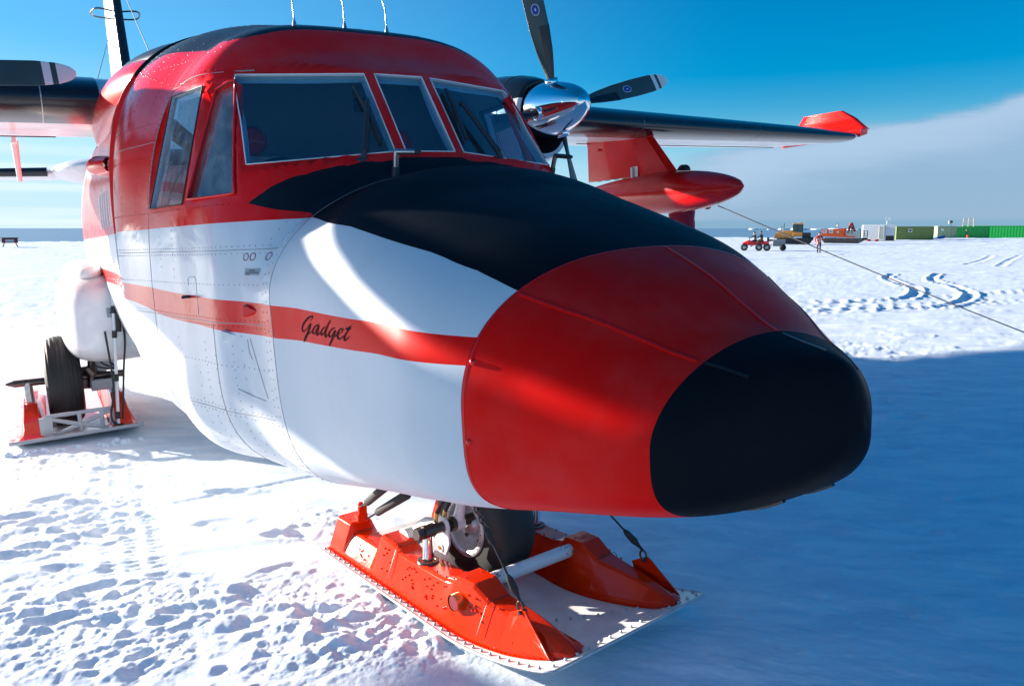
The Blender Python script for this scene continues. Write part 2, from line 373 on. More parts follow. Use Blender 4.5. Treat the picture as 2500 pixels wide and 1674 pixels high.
# windows: (corner list, outward direction)
WSC = [((2.166, .718, -.310), (2.365, .172, -.312), (2.676, .173, -.702), (2.483, .782, -.743)),
       ((2.375, .123, -.311), (2.375, -.124, -.311), (2.681, -.124, -.701), (2.681, .124, -.701))]
panes = [('windshield_pane', [Vector(p) for p in WSC[0]]), ('windshield_pane', [Vector((a, -b, c)) for a, b, c in reversed(WSC[0])]), ('windshield_pane', [Vector(p) for p in WSC[1]])]
wins = []
for nm, P in panes:
    n = (P[1]-P[0]).cross(P[2]-P[0]).normalized()
    if n.x < 0: n = -n
    A4 = np.array([list(p) for p in P]); pn = Vector(np.linalg.svd(A4-A4.mean(0))[2][2]); pn = pn if pn.x > 0 else -pn
    wins.append((nm, P, pn))
SW1 = [(1.66, -.335), (2.075, -.350), (2.105, -.884), (1.655, -.884)]
SW2 = [(2.125, -.368), (2.205, -.352), (2.478, -.857), (2.178, -.868)]
for sg in (-1, 1):
    for nm, q in (('side_window_pane', SW1), ('opening_window_pane', SW2)):
        P = [Vector(side(x, z, sg)) for x, z in q]; A4 = np.array([list(p) for p in P]); n = Vector(np.linalg.svd(A4-A4.mean(0))[2][2]); n = n if n.y*sg > 0 else -n
        wins.append((nm, P, n))
def flatw(Q):
    """planarity weights: the skin is flat across every pane and blends into the curved skin around it"""
    Q = np.asarray(Q, float); sh = Q.shape[:-1]; W_ = np.zeros(sh); WM = np.zeros(sh); dis = np.zeros(Q.shape); nn = np.zeros(Q.shape)
    for nm, P, n in wins:
        c = np.array(sum(P, Vector())/4); na = np.array(n); pn = np.array((P[1]-P[0]).cross(P[2]-P[0]).normalized())
        A4 = np.array([list(p) for p in P]); cc = A4.mean(0); u_, s_, vt = np.linalg.svd(A4-cc); pn = vt[2]
        if pn@na < 0: pn = -pn
        m = np.full(sh, -9.)
        for i in range(4):
            a, b = P[i], P[(i+1) % 4]; e = np.array((b-a).cross(n).normalized())
            if (c-np.array(a))@e > 0: e = -e
            m = np.maximum(m, (Q-np.array(a))@e)
        d = (Q-cc)@pn; t = np.clip((m-.012)/.038, 0, 1); w_ = np.where(np.abs(d) < .16, 1-t*t*(3-2*t), 0)
        WM = np.maximum(WM, w_); w4 = w_**5; W_ = W_+w4; dis = dis+(w4*d)[..., None]*pn; nn = nn+w4[..., None]*pn
    k = (WM/np.maximum(W_, 1e-12))[..., None]
    return dis*k, nn*k, WM
def flatten(Q): return np.asarray(Q, float)-flatw(Q)[0]
def cut(bm, shrink=0.):
    """cut every window opening into bm; returns the list of removed face polygons per window"""
    out = []
    for nm, P, n in wins:
        c = sum(P, Vector())/4; planes = []
        for i in range(4):
            a, b = P[i], P[(i+1) % 4]; e = (b-a).cross(n).normalized()
            if (c-a).dot(e) > 0: e = -e
            planes.append((a - e*shrink, e))
        def near(f, m):
            q = f.calc_center_median(); return abs((q-c).dot(n)) < .32 and f.normal.dot(n) > -.2 and all((q-a).dot(e) < m for a, e in planes)
        for a, e in planes:
            fs = [f for f in bm.faces if near(f, .12)]
            g = set(fs)
            for f in fs: g.update(f.edges); g.update(f.verts)
            bmesh.ops.bisect_plane(bm, geom=list(g), plane_co=a, plane_no=e, dist=1e-5)
        dl = [f for f in bm.faces if near(f, -1e-4)]
        out.append([[v.co.copy() for v in f.verts] for f in dl])
        bmesh.ops.delete(bm, geom=dl, context='FACES')
    return out
def hullobj(name, xs, nphi, mats, parent=None, off=0., cutit=False, flip=False, capends=False):
    V, F_ = grid_mesh(xs, nphi, off)
    if not off and name == 'fuselage': V = flatten(V)
    me = bpy.data.meshes.new(name); me.from_pydata(V.tolist(), [], F_)
    bm = bmesh.new(); bm.from_mesh(me); bm.normal_update()
    # outward normals
    f0 = bm.faces[0] if not hasattr(bm.faces, 'ensure_lookup_table') else (bm.faces.ensure_lookup_table(), bm.faces[len(bm.faces)//2])[1]
    q = f0.calc_center_median(); g = Vector(grad(np.array(q)))
    if (f0.normal.dot(g) < 0): bmesh.ops.reverse_faces(bm, faces=bm.faces)
    bm.normal_update()
    rem = cut(bm, 0 if not off else -.012) if cutit else None
    if capends:
        es = [e for e in bm.edges if e.is_boundary and abs(e.verts[0].co.x-xs[-1]) < 1e-4 and abs(e.verts[1].co.x-xs[-1]) < 1e-4]
        bmesh.ops.edgeloop_fill(bm, edges=es)
    bm.normal_update()
    if flip: bmesh.ops.reverse_faces(bm, faces=bm.faces)
    bm.to_mesh(me); bm.free()
    for m in (mats if isinstance(mats, list) else [mats]): me.materials.append(m)
    me.polygons.foreach_set('use_smooth', [True]*len(me.polygons))
    if not off:
        co = np.zeros(len(me.vertices)*3); me.vertices.foreach_get('co', co); co = co.reshape(-1, 3); nn = grad(co)
        if name == 'fuselage':
            _, fn, fw_ = flatw(co); nn = nn*(1-fw_[:, None])+fn; nn /= np.linalg.norm(nn, axis=1)[:, None]
        me.normals_split_custom_set_from_vertices([tuple(map(float, q)) for q in nn])
    o = bpy.data.objects.new(name, me); C.objects.link(o); o.parent = parent or AC
    if parent is None: o.location = (0, 0, ZO)
    return o, rem
xs = list(np.arange(4.139, 3.0, -.03))+list(np.arange(3.0, 1.4, -.02))+list(np.arange(1.4, .4, -.05))+list(np.arange(.4, -11.5, -.2))+[-11.45]
fus, removed = hullobj('fuselage', xs, 168, HULL, cutit=True, capends=True)
FUS = fus
cone_x = [XT-1e-5-(XT-4.143)*(i/46)**2 for i in range(47)]
cone, _ = hullobj('nose_cone', cone_x, 168, CONE)
cone['label'] = 'red radome with a matt black tip'
# cone skirt: a lip standing 3 mm proud with a dark gap behind
def ring_pts(x, off=0., n=120, a0=-math.pi, a1=math.pi, closed=True):
    ph = np.linspace(a0, a1, n, endpoint=not closed)+1e-4; P = surf(np.full(n, x), ph); return P + grad(P)*off
mb = MB()
r0, r1 = ring_pts(4.1405, .0012, 160), ring_pts(4.1405, -.012, 160)
mb.add([*r0, *r1], [(i, (i+1) % 160, (i+1) % 160+160, i+160) for i in range(160)], 0)
r0, r1 = ring_pts(4.147, .0008, 160), ring_pts(4.1405, .0012, 160)
mb.add([*r0, *r1], [(i, (i+1) % 160, (i+1) % 160+160, i+160) for i in range(160)], 0)
A(mb, 'radome_lip', [M_red], cone)
# panes
for (nm, P, n), polys in zip(wins, removed):
    mb = MB(); par = FUS
    if nm == 'windshield_pane':
        Q = [p - n*.010 for p in P]; mb.add(Q, [(0, 1, 2, 3)], 0, False)
        o = A(mb, nm, [G_wind], par)
    else:
        Q = [Vector(flatten(np.array(p))) - n*.010 for p in P]; mb.add(Q, [(0, 1, 2, 3)], 0, False)
        o = A(mb, nm, [G_side], par)
    # opening edge: frame strip from the skin inwards
    c = sum(P, Vector())/4; loop = []
    for i in range(4):
        for t in np.linspace(0, 1, 10, endpoint=False):
            q = P[i].lerp(P[(i+1) % 4], t); loop.append(Vector(flatten(np.array(q))))
    k = len(loop); mb = MB()
    inn = [p - n*.040 for p in loop]
    inn2 = [p + (c-p).normalized()*.019 for p in inn]
    mb.add(loop+inn, [(i, (i+1) % k, (i+1) % k+k, i+k) for i in range(k)], 0, False)
    mb.add(inn+inn2, [(i, (i+1) % k, (i+1) % k+k, i+k) for i in range(k)], 0, False)
    A(mb, 'window_frame', [M_trimg if nm == 'windshield_pane' else (M_inter if nm[0] == 's' else M_red)], par)
    mb = MB()
    bead = [p + n*.003 for p in loop]; bead.append(bead[0])
    mb.tube(bead, .0032 if nm == 'windshield_pane' else .003, n=6, caps=False)
    A(mb, 'window_seal', [M_trim if nm == 'windshield_pane' else M_gasket], par)
    if nm == 'opening_window_pane':
        mb = MB(); L2 = [p + n*.008 - (c-p).normalized()*.006 for p in loop]; L2.append(L2[0]); mb.tube(L2, .006, n=6, caps=False)
        A(mb, 'window_frame_bar', [M_red], par)
# raised rails round the side windows and the corner post
def strip(pts, wdt, hgt, mb, mi=0, close=False):
    """conforming raised strip following surface points"""
    P = np.array(pts, float); G = grad(P); d = np.gradient(P, axis=0); d /= np.linalg.norm(d, axis=1)[:, None]
    s = np.cross(d, G); s /= np.linalg.norm(s, axis=1)[:, None]
    rings = []
    for p, g, q in zip(P, G, s):
        rings.append([p-q*wdt/2-g*.003, p-q*wdt/2*.8+g*hgt, p+q*wdt/2*.8+g*hgt, p+q*wdt/2-g*.003])
    return mb.loft(rings, mi, smooth=False)
# cockpit lining, seen through the glass
xi = list(np.arange(2.66, .62, -.04))
ck, _ = hullobj('cockpit_lining', xi, 96, M_inter, parent=FUS, off=.062, cutit=True)
mb = MB()
ph = (np.arange(48)+.5)/48*2*np.pi-np.pi; R_ = surf(np.full(48, .66), ph); R_ = R_ - grad(R_)*.06
mb.add(list(R_), [tuple(range(48))], 0, False)
A(mb, 'bulkhead', [M_inter], FUS)
mb = MB()
mb.add([(1.0, -.95, -1.25), (2.3, -.9, -1.25), (2.3, .9, -1.25), (1.0, .95, -1.25)], [(0, 1, 2, 3)], 0, False)
mb.box((2.20, 0, -1.02), (.40, 1.3, .45), 0)
A(mb, 'cockpit_floor', [M_panel], FUS)
mb = MB()
prof = [(2.56, -.84), (2.45, -.76), (2.15, -.735), (2.05, -.78), (2.05, -1.1), (2.56, -1.1)]
for a in range(1):
    mb.loft([[(x, y, z) for x, z in prof] for y in (-.58, -.3, 0, .3, .58)], 0, smooth=False)
A(mb, 'instrument_coaming', [M_panel], FUS, bevel=.01)
for sg in (-1, 1):
    mb = MB(); y = sg*.46
    mb.box((1.28, y, -.86), (.10, .42, .56), 0, taper=.85); mb.box((1.50, y, -1.12), (.46, .44, .12), 0)
    A(mb, 'seat', [M_seat], FUS, bevel=.03)
    mb = MB(); mb.lathe([(-.05, .0), (-.045, .06), (.0, .085), (.045, .06), (.05, 0)], (1.30, y, -.50), 'X', 16)
    A(mb, 'headrest', [M_red], FUS)
    mb = MB(); ring = [(1.86, y+.15*math.cos(t), -.78+.12*math.sin(t)) for t in np.linspace(.3, 2*math.pi-.3+0, 20)]
    mb.tube(ring, .014, n=8); mb.tube([(1.86, y, -.90), (2.1, y, -.95)], .02, n=8)
    A(mb, 'control_yoke', [M_panel], FUS)
mb = MB(); mb.box((2.05, -.05, -.40), (.03, .12, .06), 0)
A(mb, 'overhead_switch_box', [M_panel], FUS)

# conforming seams and strips on the nose cone
SEAMS = [([(4.147, -.483), (4.385, -.351), (4.585, -.235), (4.70, -.185)], 1), ([(4.147, .058), (4.4, .045), (4.587, .04), (4.76, .015)], 1), ([(4.147, .53), (4.351, .435), (4.543, .295), (4.78, .10)], 1)]
for pts, dirn in SEAMS:
    xsq = np.linspace(4.15, pts[-1][0]-.01, 34); ys = np.interp(xsq, [p[0] for p in pts], [p[1] for p in pts])
    for lo, hi, m in ((4.1, 4.587, M_red), (4.5875, 4.9, M_black)):
        P = [topz(x, y) for x, y in zip(xsq, ys) if lo <= x <= hi]
        if len(P) > 2:
            mb = MB(); strip(P, .010, .0035, mb); A(mb, 'lightning_strip', [m], cone)
for y0 in (-.12, .08, .24):
    P = [botz(x, y0*(1-.3*(x-4.3))) for x in np.linspace(4.60, 4.76-abs(y0)*.30, 16)]
    mb = MB(); strip(P, .012, .006, mb); A(mb, 'lightning_strip', [M_black], cone)
def dome(mb, P, r, h, mi=0, seg=6, hollow=False):
    P = np.atleast_2d(P); G = grad(P)
    for p, g in zip(P, G):
        a = np.cross(g, [0, 0, 1.] if abs(g[2]) < .9 else [1., 0, 0]); a /= np.linalg.norm(a); b = np.cross(g, a)
        an = np.arange(seg)*2*math.pi/seg
        r0 = [p+(a*math.cos(t)+b*math.sin(t))*r-g*.0005 for t in an]; r1 = [p+(a*math.cos(t)+b*math.sin(t))*r*.6+g*h for t in an]
        mb.add(r0+r1, [(i, (i+1) % seg, (i+1) % seg+seg, i+seg) for i in range(seg)]+[tuple(range(seg, 2*seg))], mi, True)
# rivets
rv = MB()
def rowx(x, z0, z1, sp=.034, sg=-1, r=.0036, jit=0):
    z = z0; 
    while z < z1:
        dome(rv, side(x, z, sg), r, .0016); z += sp
def rowz(z, x0, x1, sp=.034, sg=-1, r=.0036):
    for x in np.arange(x0, x1, sp): dome(rv, side(x, z, sg), r, .0016)
def ringt(x, ph0, ph1, sp=.034, r=.0036):
    P = surf(np.full(400, x), np.linspace(ph0, ph1, 400)); L = np.concatenate([[0], np.cumsum(np.linalg.norm(np.diff(P, axis=0), axis=1))])
    for s in np.arange(0, L[-1], sp):
        i = int(np.searchsorted(L, s)); dome(rv, P[min(i, 399)], r, .0016)
for x in (2.775, 2.745): ringt(x, -2.75, 1.2, .040)
for x in (2.56, 2.36, 2.16, 1.95, 1.72, 1.50, 1.28, 1.06, .86, .70): ringt(x, -2.7, -1.62, .062)
for z in (-1.085, -1.115): rowz(z, 1.05, 2.72, .030)
rowz(-1.245, .75, 2.72, .032); rowz(-1.395, 1.35, 2.74, .032); rowz(-1.425, 2.1, 2.74, .032)
rowz(-1.60, .9, 2.74, .036); rowz(-1.80, .9, 2.72, .036); rowz(-1.83, 1.5, 2.72, .036)
for x in (1.95, 2.25, 2.50): rowx(x, -2.0, -1.5, .035)
rowz(-.905, 1.0, 2.50, .030); rowz(-.300, 1.62, 2.22, .026); rowz(-.275, 1.64, 2.2, .026)
rowx(1.62, -.88, -.32, .026); rowx(1.595, -.88, -.32, .026)
for x in (1.80, 1.98, 1.45, 1.25, 1.08, .9, .72): ringt(x, -1.30, -.55, .036)
for x in (1.80, 1.5, 1.2, .95): ringt(x, -.55, .9, .040)
for z in (-.13, -.45, -.62): rowz(z, .7, 1.58, .030)
for ph_ in (-2.48, -2.53):
    for x in np.arange(1.0, 2.75, .026): dome(rv, surf(np.array([x]), np.array([ph_]))[0], .0036, .0016)
for ph_ in (-.30, 0, .3, -.8, .8):
    for x in np.arange(.7, 1.95, .032): dome(rv, surf(np.array([x]), np.array([ph_]))[0], .004, .0022)
for t in np.linspace(-.76, .76, 46):
    dome(rv, topz(2.745-.10*abs(t)**2.2, t), .0036, .0016)
A(rv, 'rivet_rows', [RIV], FUS, fixn=False)
# panel lap lines, thin raised strips in grey seam colour
pl = MB()
for z, x0, x1 in ((-1.10, 1.0, 2.75), (-1.41, 1.3, 2.75), (-1.815, .9, 2.72), (-.29, 1.6, 2.2), (-.55, .68, 1.6)):
    strip([side(x, z) for x in np.linspace(x0, x1, 40)], .004, .0009, pl)
for x, a, b in ((2.808, -3.1, 3.1), (2.37, -2.7, -1.5), (1.62, -2.7, -.4)):
    P = surf(np.full(120, x), np.linspace(a, b, 120)); strip(P, .005, .0012, pl)
strip([side(x, z) for x, z in zip(np.linspace(2.62, 2.70, 12), np.linspace(-1.47, -1.72, 12))], .005, .0012, pl)
A(pl, 'panel_seams', [mat('seam_sealant', (.33, .31, .30), .5)], FUS)
# corner post between windshield and side windows is the skin itself; hatch outline + latch on the starboard side
mb = MB()
pts = [(2.13, -1.255), (2.13, -1.225), (2.145, -1.215), (2.20, -1.215), (2.212, -1.225), (2.212, -1.38), (2.2, -1.39)]
strip([side(x, z) for x, z in pts], .005, .0015, mb)
A(mb, 'hatch_outline', [M_grey], FUS); mb = MB()
strip([side(x, z) for x, z in [(2.60, -1.475), (2.605, -1.53), (2.62, -1.56)]], .004, .002, mb)
A(mb, 'hatch_latch', [M_grey], FUS); mb = MB()
strip([side(x, z) for x, z in [(2.50, -1.70), (2.60, -1.725), (2.68, -1.735)]], .004, .002, mb)
A(mb, 'door_hinge_slot', [M_grey], FUS)
# markings
def oval(cx, cz, rx, rz, wd, mb, n=28, mi=0):
    v = []; f = []
    for i in range(n):
        t = 2*math.pi*i/n
        for k in (1, 0):
            p = side(cx+(rx-wd*k)*math.cos(t), cz+(rz-wd*k)*math.sin(t)); v.append(p+grad(p)*.0015)
    for i in range(n): f.append((2*i, 2*i+1, (2*i+3) % (2*n), (2*i+2) % (2*n)))
    mb.add(v, f, mi)
for cx in (2.603, 2.641, 2.722):
    mb = MB(); oval(cx, -1.130, .0155, .0165, .0035, mb); A(mb, 'static_port_ring', [M_mark], FUS)
def patch(x0, x1, z0, z1, mb, off=.0015, n=5, mi=0, sh=0):
    v = []
    for i in range(n):
        for k in range(2):
            x = x0+(x1-x0)*i/(n-1); z = (z0, z1)[k]; p = side(x+sh*k, z); v.append(p+grad(p)*off)
    mb.add(v, [(2*i, 2*i+2, 2*i+3, 2*i+1) for i in range(n-1)], mi)
mb = MB(); patch(2.607, 2.702, -1.205, -1.178, mb)
for a, b, z in ((2.635, 2.668, -1.186), (2.615, 2.69, -1.1945), (2.615, 2.635, -1.2015)):
    for q in np.arange(a, b, .009): patch(q, q+.006, z-.0022, z+.0022, mb, .0025, 2, 1)
A(mb, 'data_plate', [M_decal, M_panel], FUS)
GAD = [[[241,-35,242,-39],[234,-36,235,-40],[224,-37,227,-41],[211,-38,218,-43],[196,-42,207,-47],[181,-46,194,-50],[167,-50,183,-54],[155,-55,172,-58],[145,-59,162,-62],[136,-64,152,-66],[126,-68,141,-71],[116,-73,132,-75],[107,-78,124,-79],[101,-84,118,-84],[96,-89,113,-88],[93,-93,110,-92],[92,-97,109,-95],[93,-100,109,-97],[95,-102,110,-99],[98,-105,113,-102],[103,-107,115,-103],[114,-108,115,-104],[125,-105,118,-103],[134,-102,125,-100],[141,-98,134,-97],[150,-95,143,-94],[159,-91,152,-90],[168,-88,161,-86],[178,-83,170,-82],[188,-79,179,-78],[196,-75,187,-74],[204,-72,195,-70],[210,-69,201,-67],[215,-68,206,-66]],[[229,-38,245,-35],[231,-39,246,-37],[234,-41,246,-40],[234,-44,242,-44],[225,-48,230,-49],[212,-54,215,-55],[202,-58,204,-58]],[[205,-66,219,-67],[199,-70,215,-71],[190,-76,210,-76],[181,-82,204,-82],[175,-88,196,-89],[168,-95,188,-95],[161,-101,180,-101],[152,-106,172,-107],[143,-112,164,-113],[134,-117,157,-118],[126,-122,149,-123],[120,-127,141,-127],[114,-131,135,-131],[109,-136,127,-136],[107,-141,120,-141],[105,-145,115,-144]],[[180,-109,171,-107],[185,-106,177,-104],[193,-103,186,-101],[201,-100,195,-98],[209,-97,204,-96],[217,-95,213,-93],[223,-93,219,-91]],[[303,-61,306,-65],[296,-62,299,-66],[285,-64,290,-68],[274,-66,281,-70],[264,-69,272,-72],[253,-73,263,-75],[244,-76,255,-78],[235,-81,248,-82],[228,-85,241,-86],[223,-89,237,-89],[220,-93,235,-92],[219,-96,234,-94],[220,-99,235,-96],[223,-102,237,-98],[229,-104,240,-100],[240,-104,239,-101],[249,-101,240,-100],[255,-97,246,-97],[262,-93,254,-92],[272,-87,264,-86],[283,-80,275,-79],[293,-74,285,-74],[301,-70,292,-69],[307,-67,298,-66],[312,-65,302,-64]],[[297,-65,311,-65],[293,-70,307,-69],[287,-76,302,-76],[282,-82,297,-82],[276,-87,292,-87],[271,-92,288,-92],[267,-97,285,-95],[266,-101,283,-99],[267,-104,283,-101],[276,-106,278,-102],[287,-103,279,-101],[295,-99,287,-98],[302,-96,295,-94],[309,-93,303,-91],[317,-90,311,-88],[322,-88,316,-86]],[[378,-62,382,-66],[371,-64,375,-67],[361,-66,366,-69],[350,-69,358,-71],[340,-72,350,-75],[331,-77,342,-78],[324,-81,336,-81],[319,-85,332,-85],[315,-89,329,-88],[314,-93,328,-91],[315,-96,329,-94],[318,-99,330,-96],[329,-100,329,-96],[339,-97,332,-95],[348,-93,340,-92],[356,-88,349,-87],[366,-82,358,-82],[375,-76,367,-76],[382,-72,374,-72]],[[430,-36,436,-36],[425,-39,432,-40],[417,-44,427,-44],[409,-49,420,-50],[399,-56,412,-56],[389,-62,402,-63],[380,-69,394,-69],[373,-74,387,-75],[368,-79,382,-79],[364,-84,379,-84],[361,-91,376,-90],[360,-97,375,-95],[362,-102,375,-98],[377,-101,371,-98],[386,-97,378,-95],[393,-94,387,-92],[400,-90,395,-89],[407,-87,402,-86],[412,-85,407,-84]],[[469,-57,473,-61],[462,-59,467,-62],[452,-61,458,-65],[441,-64,449,-67],[432,-68,440,-70],[423,-71,432,-73],[415,-75,426,-76],[409,-79,420,-80],[403,-83,416,-83],[401,-87,414,-86],[401,-91,415,-89],[405,-95,417,-92],[412,-98,419,-93],[424,-96,419,-93],[433,-92,426,-91],[440,-89,434,-88],[448,-85,442,-84],[456,-80,449,-80],[463,-76,456,-75],[470,-72,462,-72],[476,-69,467,-68],[480,-66,471,-66]],[[471,-66,483,-66],[467,-70,480,-70],[462,-76,476,-76],[457,-81,471,-81],[452,-85,466,-86],[446,-89,460,-90],[440,-94,454,-94],[432,-99,447,-100],[423,-105,439,-106],[415,-110,431,-111],[408,-116,422,-117],[402,-122,412,-123],[398,-126,405,-127]],[[458,-94,453,-92],[465,-91,460,-90],[474,-88,469,-87],[482,-85,477,-83],[489,-82,485,-81],[495,-80,491,-79],[499,-79,495,-77]],[[504,-77,502,-74],[511,-76,509,-73],[520,-74,517,-71],[529,-71,525,-70],[537,-68,532,-67],[544,-65,538,-64],[549,-62,542,-61],[552,-59,543,-59],[552,-57,544,-58],[549,-55,543,-58],[542,-54,540,-58],[535,-54,536,-58],[526,-56,531,-59],[517,-59,525,-62],[509,-63,518,-65],[501,-67,512,-68],[495,-72,507,-72],[490,-76,504,-76],[487,-81,502,-80],[486,-85,502,-82],[487,-88,503,-85],[490,-91,505,-87],[494,-93,508,-89],[499,-95,510,-91],[509,-96,511,-91],[519,-94,515,-90],[527,-91,522,-88],[535,-87,529,-86],[543,-84,538,-82],[551,-80,546,-78],[556,-77,551,-76]],[[615,-39,617,-40],[611,-41,614,-42],[604,-43,610,-45],[597,-46,606,-48],[591,-51,601,-52],[585,-57,595,-58],[579,-62,589,-63],[571,-67,581,-69],[564,-72,574,-73],[558,-77,569,-78],[553,-81,566,-81],[551,-85,565,-84],[550,-88,565,-86],[551,-91,565,-88],[554,-94,565,-90],[564,-95,563,-91],[573,-92,568,-89],[582,-88,576,-86],[589,-84,584,-82],[596,-80,592,-79],[603,-76,600,-75],[607,-74,605,-73]],[[570,-57,567,-55],[574,-56,570,-54],[579,-55,574,-51],[582,-55,581,-49],[582,-56,589,-48],[586,-57,594,-48],[596,-57,594,-48],[605,-55,598,-49],[610,-52,606,-48],[614,-50,611,-48]]]
mb = MB()
for row in GAD:
    v = []
    for a in row:
        for k in (0, 2):
            p = side((a[k]+3000)/1000, (a[k+1]-1300)/1000); v.append(p+grad(p)*.0018)
    mb.add(v, [(2*i, 2*i+2, 2*i+3, 2*i+1) for i in range(len(row)-1)], 0)
A(mb, 'name_lettering', [M_lettr], FUS)
# registration remnant ".F" behind the hoop edge
mb = MB()
patch(.87, .885, -1.105, -1.045, mb); patch(.885, .925, -1.052, -1.045, mb); patch(.885, .91, -1.078, -1.071, mb); patch(.835, .845, -1.105, -1.096, mb)
A(mb, 'registration_letter', [M_mark], FUS)
# probe, scoops, screw
mb = MB(); p = side(2.135, -1.306); g = grad(p)
mb.tube([p, p+g*.035], .007, n=8); q = p+g*.035; mb.tube([q+np.array([.012, 0, 0]), q+np.array([-.19, .035, -.008])], [.0075, .0012], n=8)
A(mb, 'angle_vane', [M_panel], FUS)
for (x, z, m, s) in ((2.66, -1.352, M_red, 1.0), (2.50, -1.462, M_white, .9)):
    p = side(x, z); g = grad(p); mb = MB()
    f = np.array([1, 0, 0.])-g*g[0]; f /= np.linalg.norm(f); u = np.cross(g, f)
    if u[2] < 0: u = -u
    base = [p-f*.045*s+u*.028*s, p-f*.045*s-u*.028*s, p+f*.035*s]; aft = [p-f*.040*s+u*.022*s+g*.022, p-f*.040*s-u*.022*s+g*.022]
    mb.add([*base, *aft], [(0, 2, 3), (1, 4, 2), (3, 2, 4), (0, 3, 4, 1)], 0, False)
    mb.add([p-f*.043*s+u*.02*s+g*.002, p-f*.043*s-u*.02*s+g*.002, p-f*.0415*s-u*.016*s+g*.018, p-f*.0415*s+u*.016*s+g*.018], [(0, 1, 2, 3)], 1, False)
    A(mb, 'air_scoop', [m, M_black], FUS, fixn=False)
for x, z in ((4.152, -1.405), (4.156, -1.62)):
    mb = MB(); dome(mb, side(x, z), .010, .006, seg=12); A(mb, 'radome_screw', [M_red], cone)
# L-shaped pitot probes
for x, y in ((2.731, -.204), (2.50, .80)):
    b = topz(x, y) if y < .5 else np.array([2.47, .815, -.79]); g = np.array([.25, 0, .97]) if y < .5 else np.array([.12, .22, .97]); g = g/np.linalg.norm(g)
    mb = MB(); mb.tube([b-g*.02, b+g*.035], [.020, .016], mi=1, n=10)
    t = b+g*.10; ar = np.array([.055, .065, -.006]) if y < .5 else np.array([.075, .03, -.012])
    mb.tube(hermite([b+g*.03, b+g*.095, t+ar*.15, t+ar], 6), .0125, n=12)
    mb.tube([t+ar, t+ar*1.3], [.013, .008], mi=1, n=10)
    A(mb, 'pitot_probe', [M_steel if y < .5 else M_strut, M_panel], FUS)
# wipers
def wiper(base, knee, b0, b1, nm='windshield_wiper'):
    base, knee, b0, b1 = map(Vector, (base, knee, b0, b1)); n = Vector((.75, 0, .6)).normalized(); mb = MB()
    mb.lathe([(-.02, .028), (.01, .028), (.022, .02), (.03, .0)], base, 'Z', 14)
    mb.tube([base+n*.015, base+n*.035+(knee-base)*.12], .014, n=8)
    mb.tube([base+n*.035+(knee-base)*.1, knee+n*.03], [.016, .011], n=8)
    mb.tube([knee+n*.036, knee+n*.01], .009, n=8)
    mb.tube([b0+n*.012, (b0+b1)*.5+n*.02, b1+n*.012], [.008, .013, .008], n=6)
    mb.tube([b0+n*.002, b1+n*.002], .0045, n=6)
    A(mb, nm, [M_panel], FUS)
wiper((2.654, -.324, -.749), (2.476, -.218, -.474), (2.394, -.242, -.381), (2.618, -.219, -.656))
wiper((2.620, .407, -.745), (2.432, .297, -.454), (2.385, .244, -.370), (2.603, .229, -.641))
# whip antennas on the roof
for x, y in ((1.96, -.359), (1.95, -.092), (1.95, .141)):
    b = topz(x, y); mb = MB(); mb.tube([b-(0, 0, .01), b+np.array([0, 0, .012]), b+np.array([0, 0, .035])], [.013, .010, .003], n=8)
    mb.tube([b+np.array([0, 0, .02]), b+np.array([-.005, 0, .12]), b+np.array([-.10, -.02, .34])], [.0035, .003, .002], n=6)
    A(mb, 'whip_antenna', [M_steel], FUS)
# ice guard hoop round the cabin in the propeller plane
n = 150
ph = np.linspace(-2.75, 2.75, n)
rings = []
for x, o in ((.40, -.005), (.41, .022), (.575, .022), (.59, -.005)):
    P = surf(np.full(n, x), ph); rings.append(P+grad(P)*o)
mb = MB(); v = [q for r in rings for q in r]
mb.add(v, [(i*n+k, i*n+k+1, (i+1)*n+k+1, (i+1)*n+k) for i in range(3) for k in range(n-1)], 0, False)
A(mb, 'ice_guard_hoop', [HULL], FUS, fixn=True)
# aft of the hoop: louvre ribs, scoop
for x in (.12, -.1, -.32, -.54, -.76):
    mb = MB(); strip([side(x, z) for z in np.linspace(-.93, -.68, 12)], .05, .008, mb); A(mb, 'louvre_rib', [M_white], FUS)
mb = MB(); mb.tube([(.46, -1.13, -.555), (.30, -1.19, -.55), (.20, -1.21, -.545)], [.052, .062, .05], n=16, caps=False); mb.lathe([(0, .001), (0, .047)], (.215, -1.205, -.545), 'X', 16, mi=1)
A(mb, 'drain_scoop', [M_red, M_black], FUS)
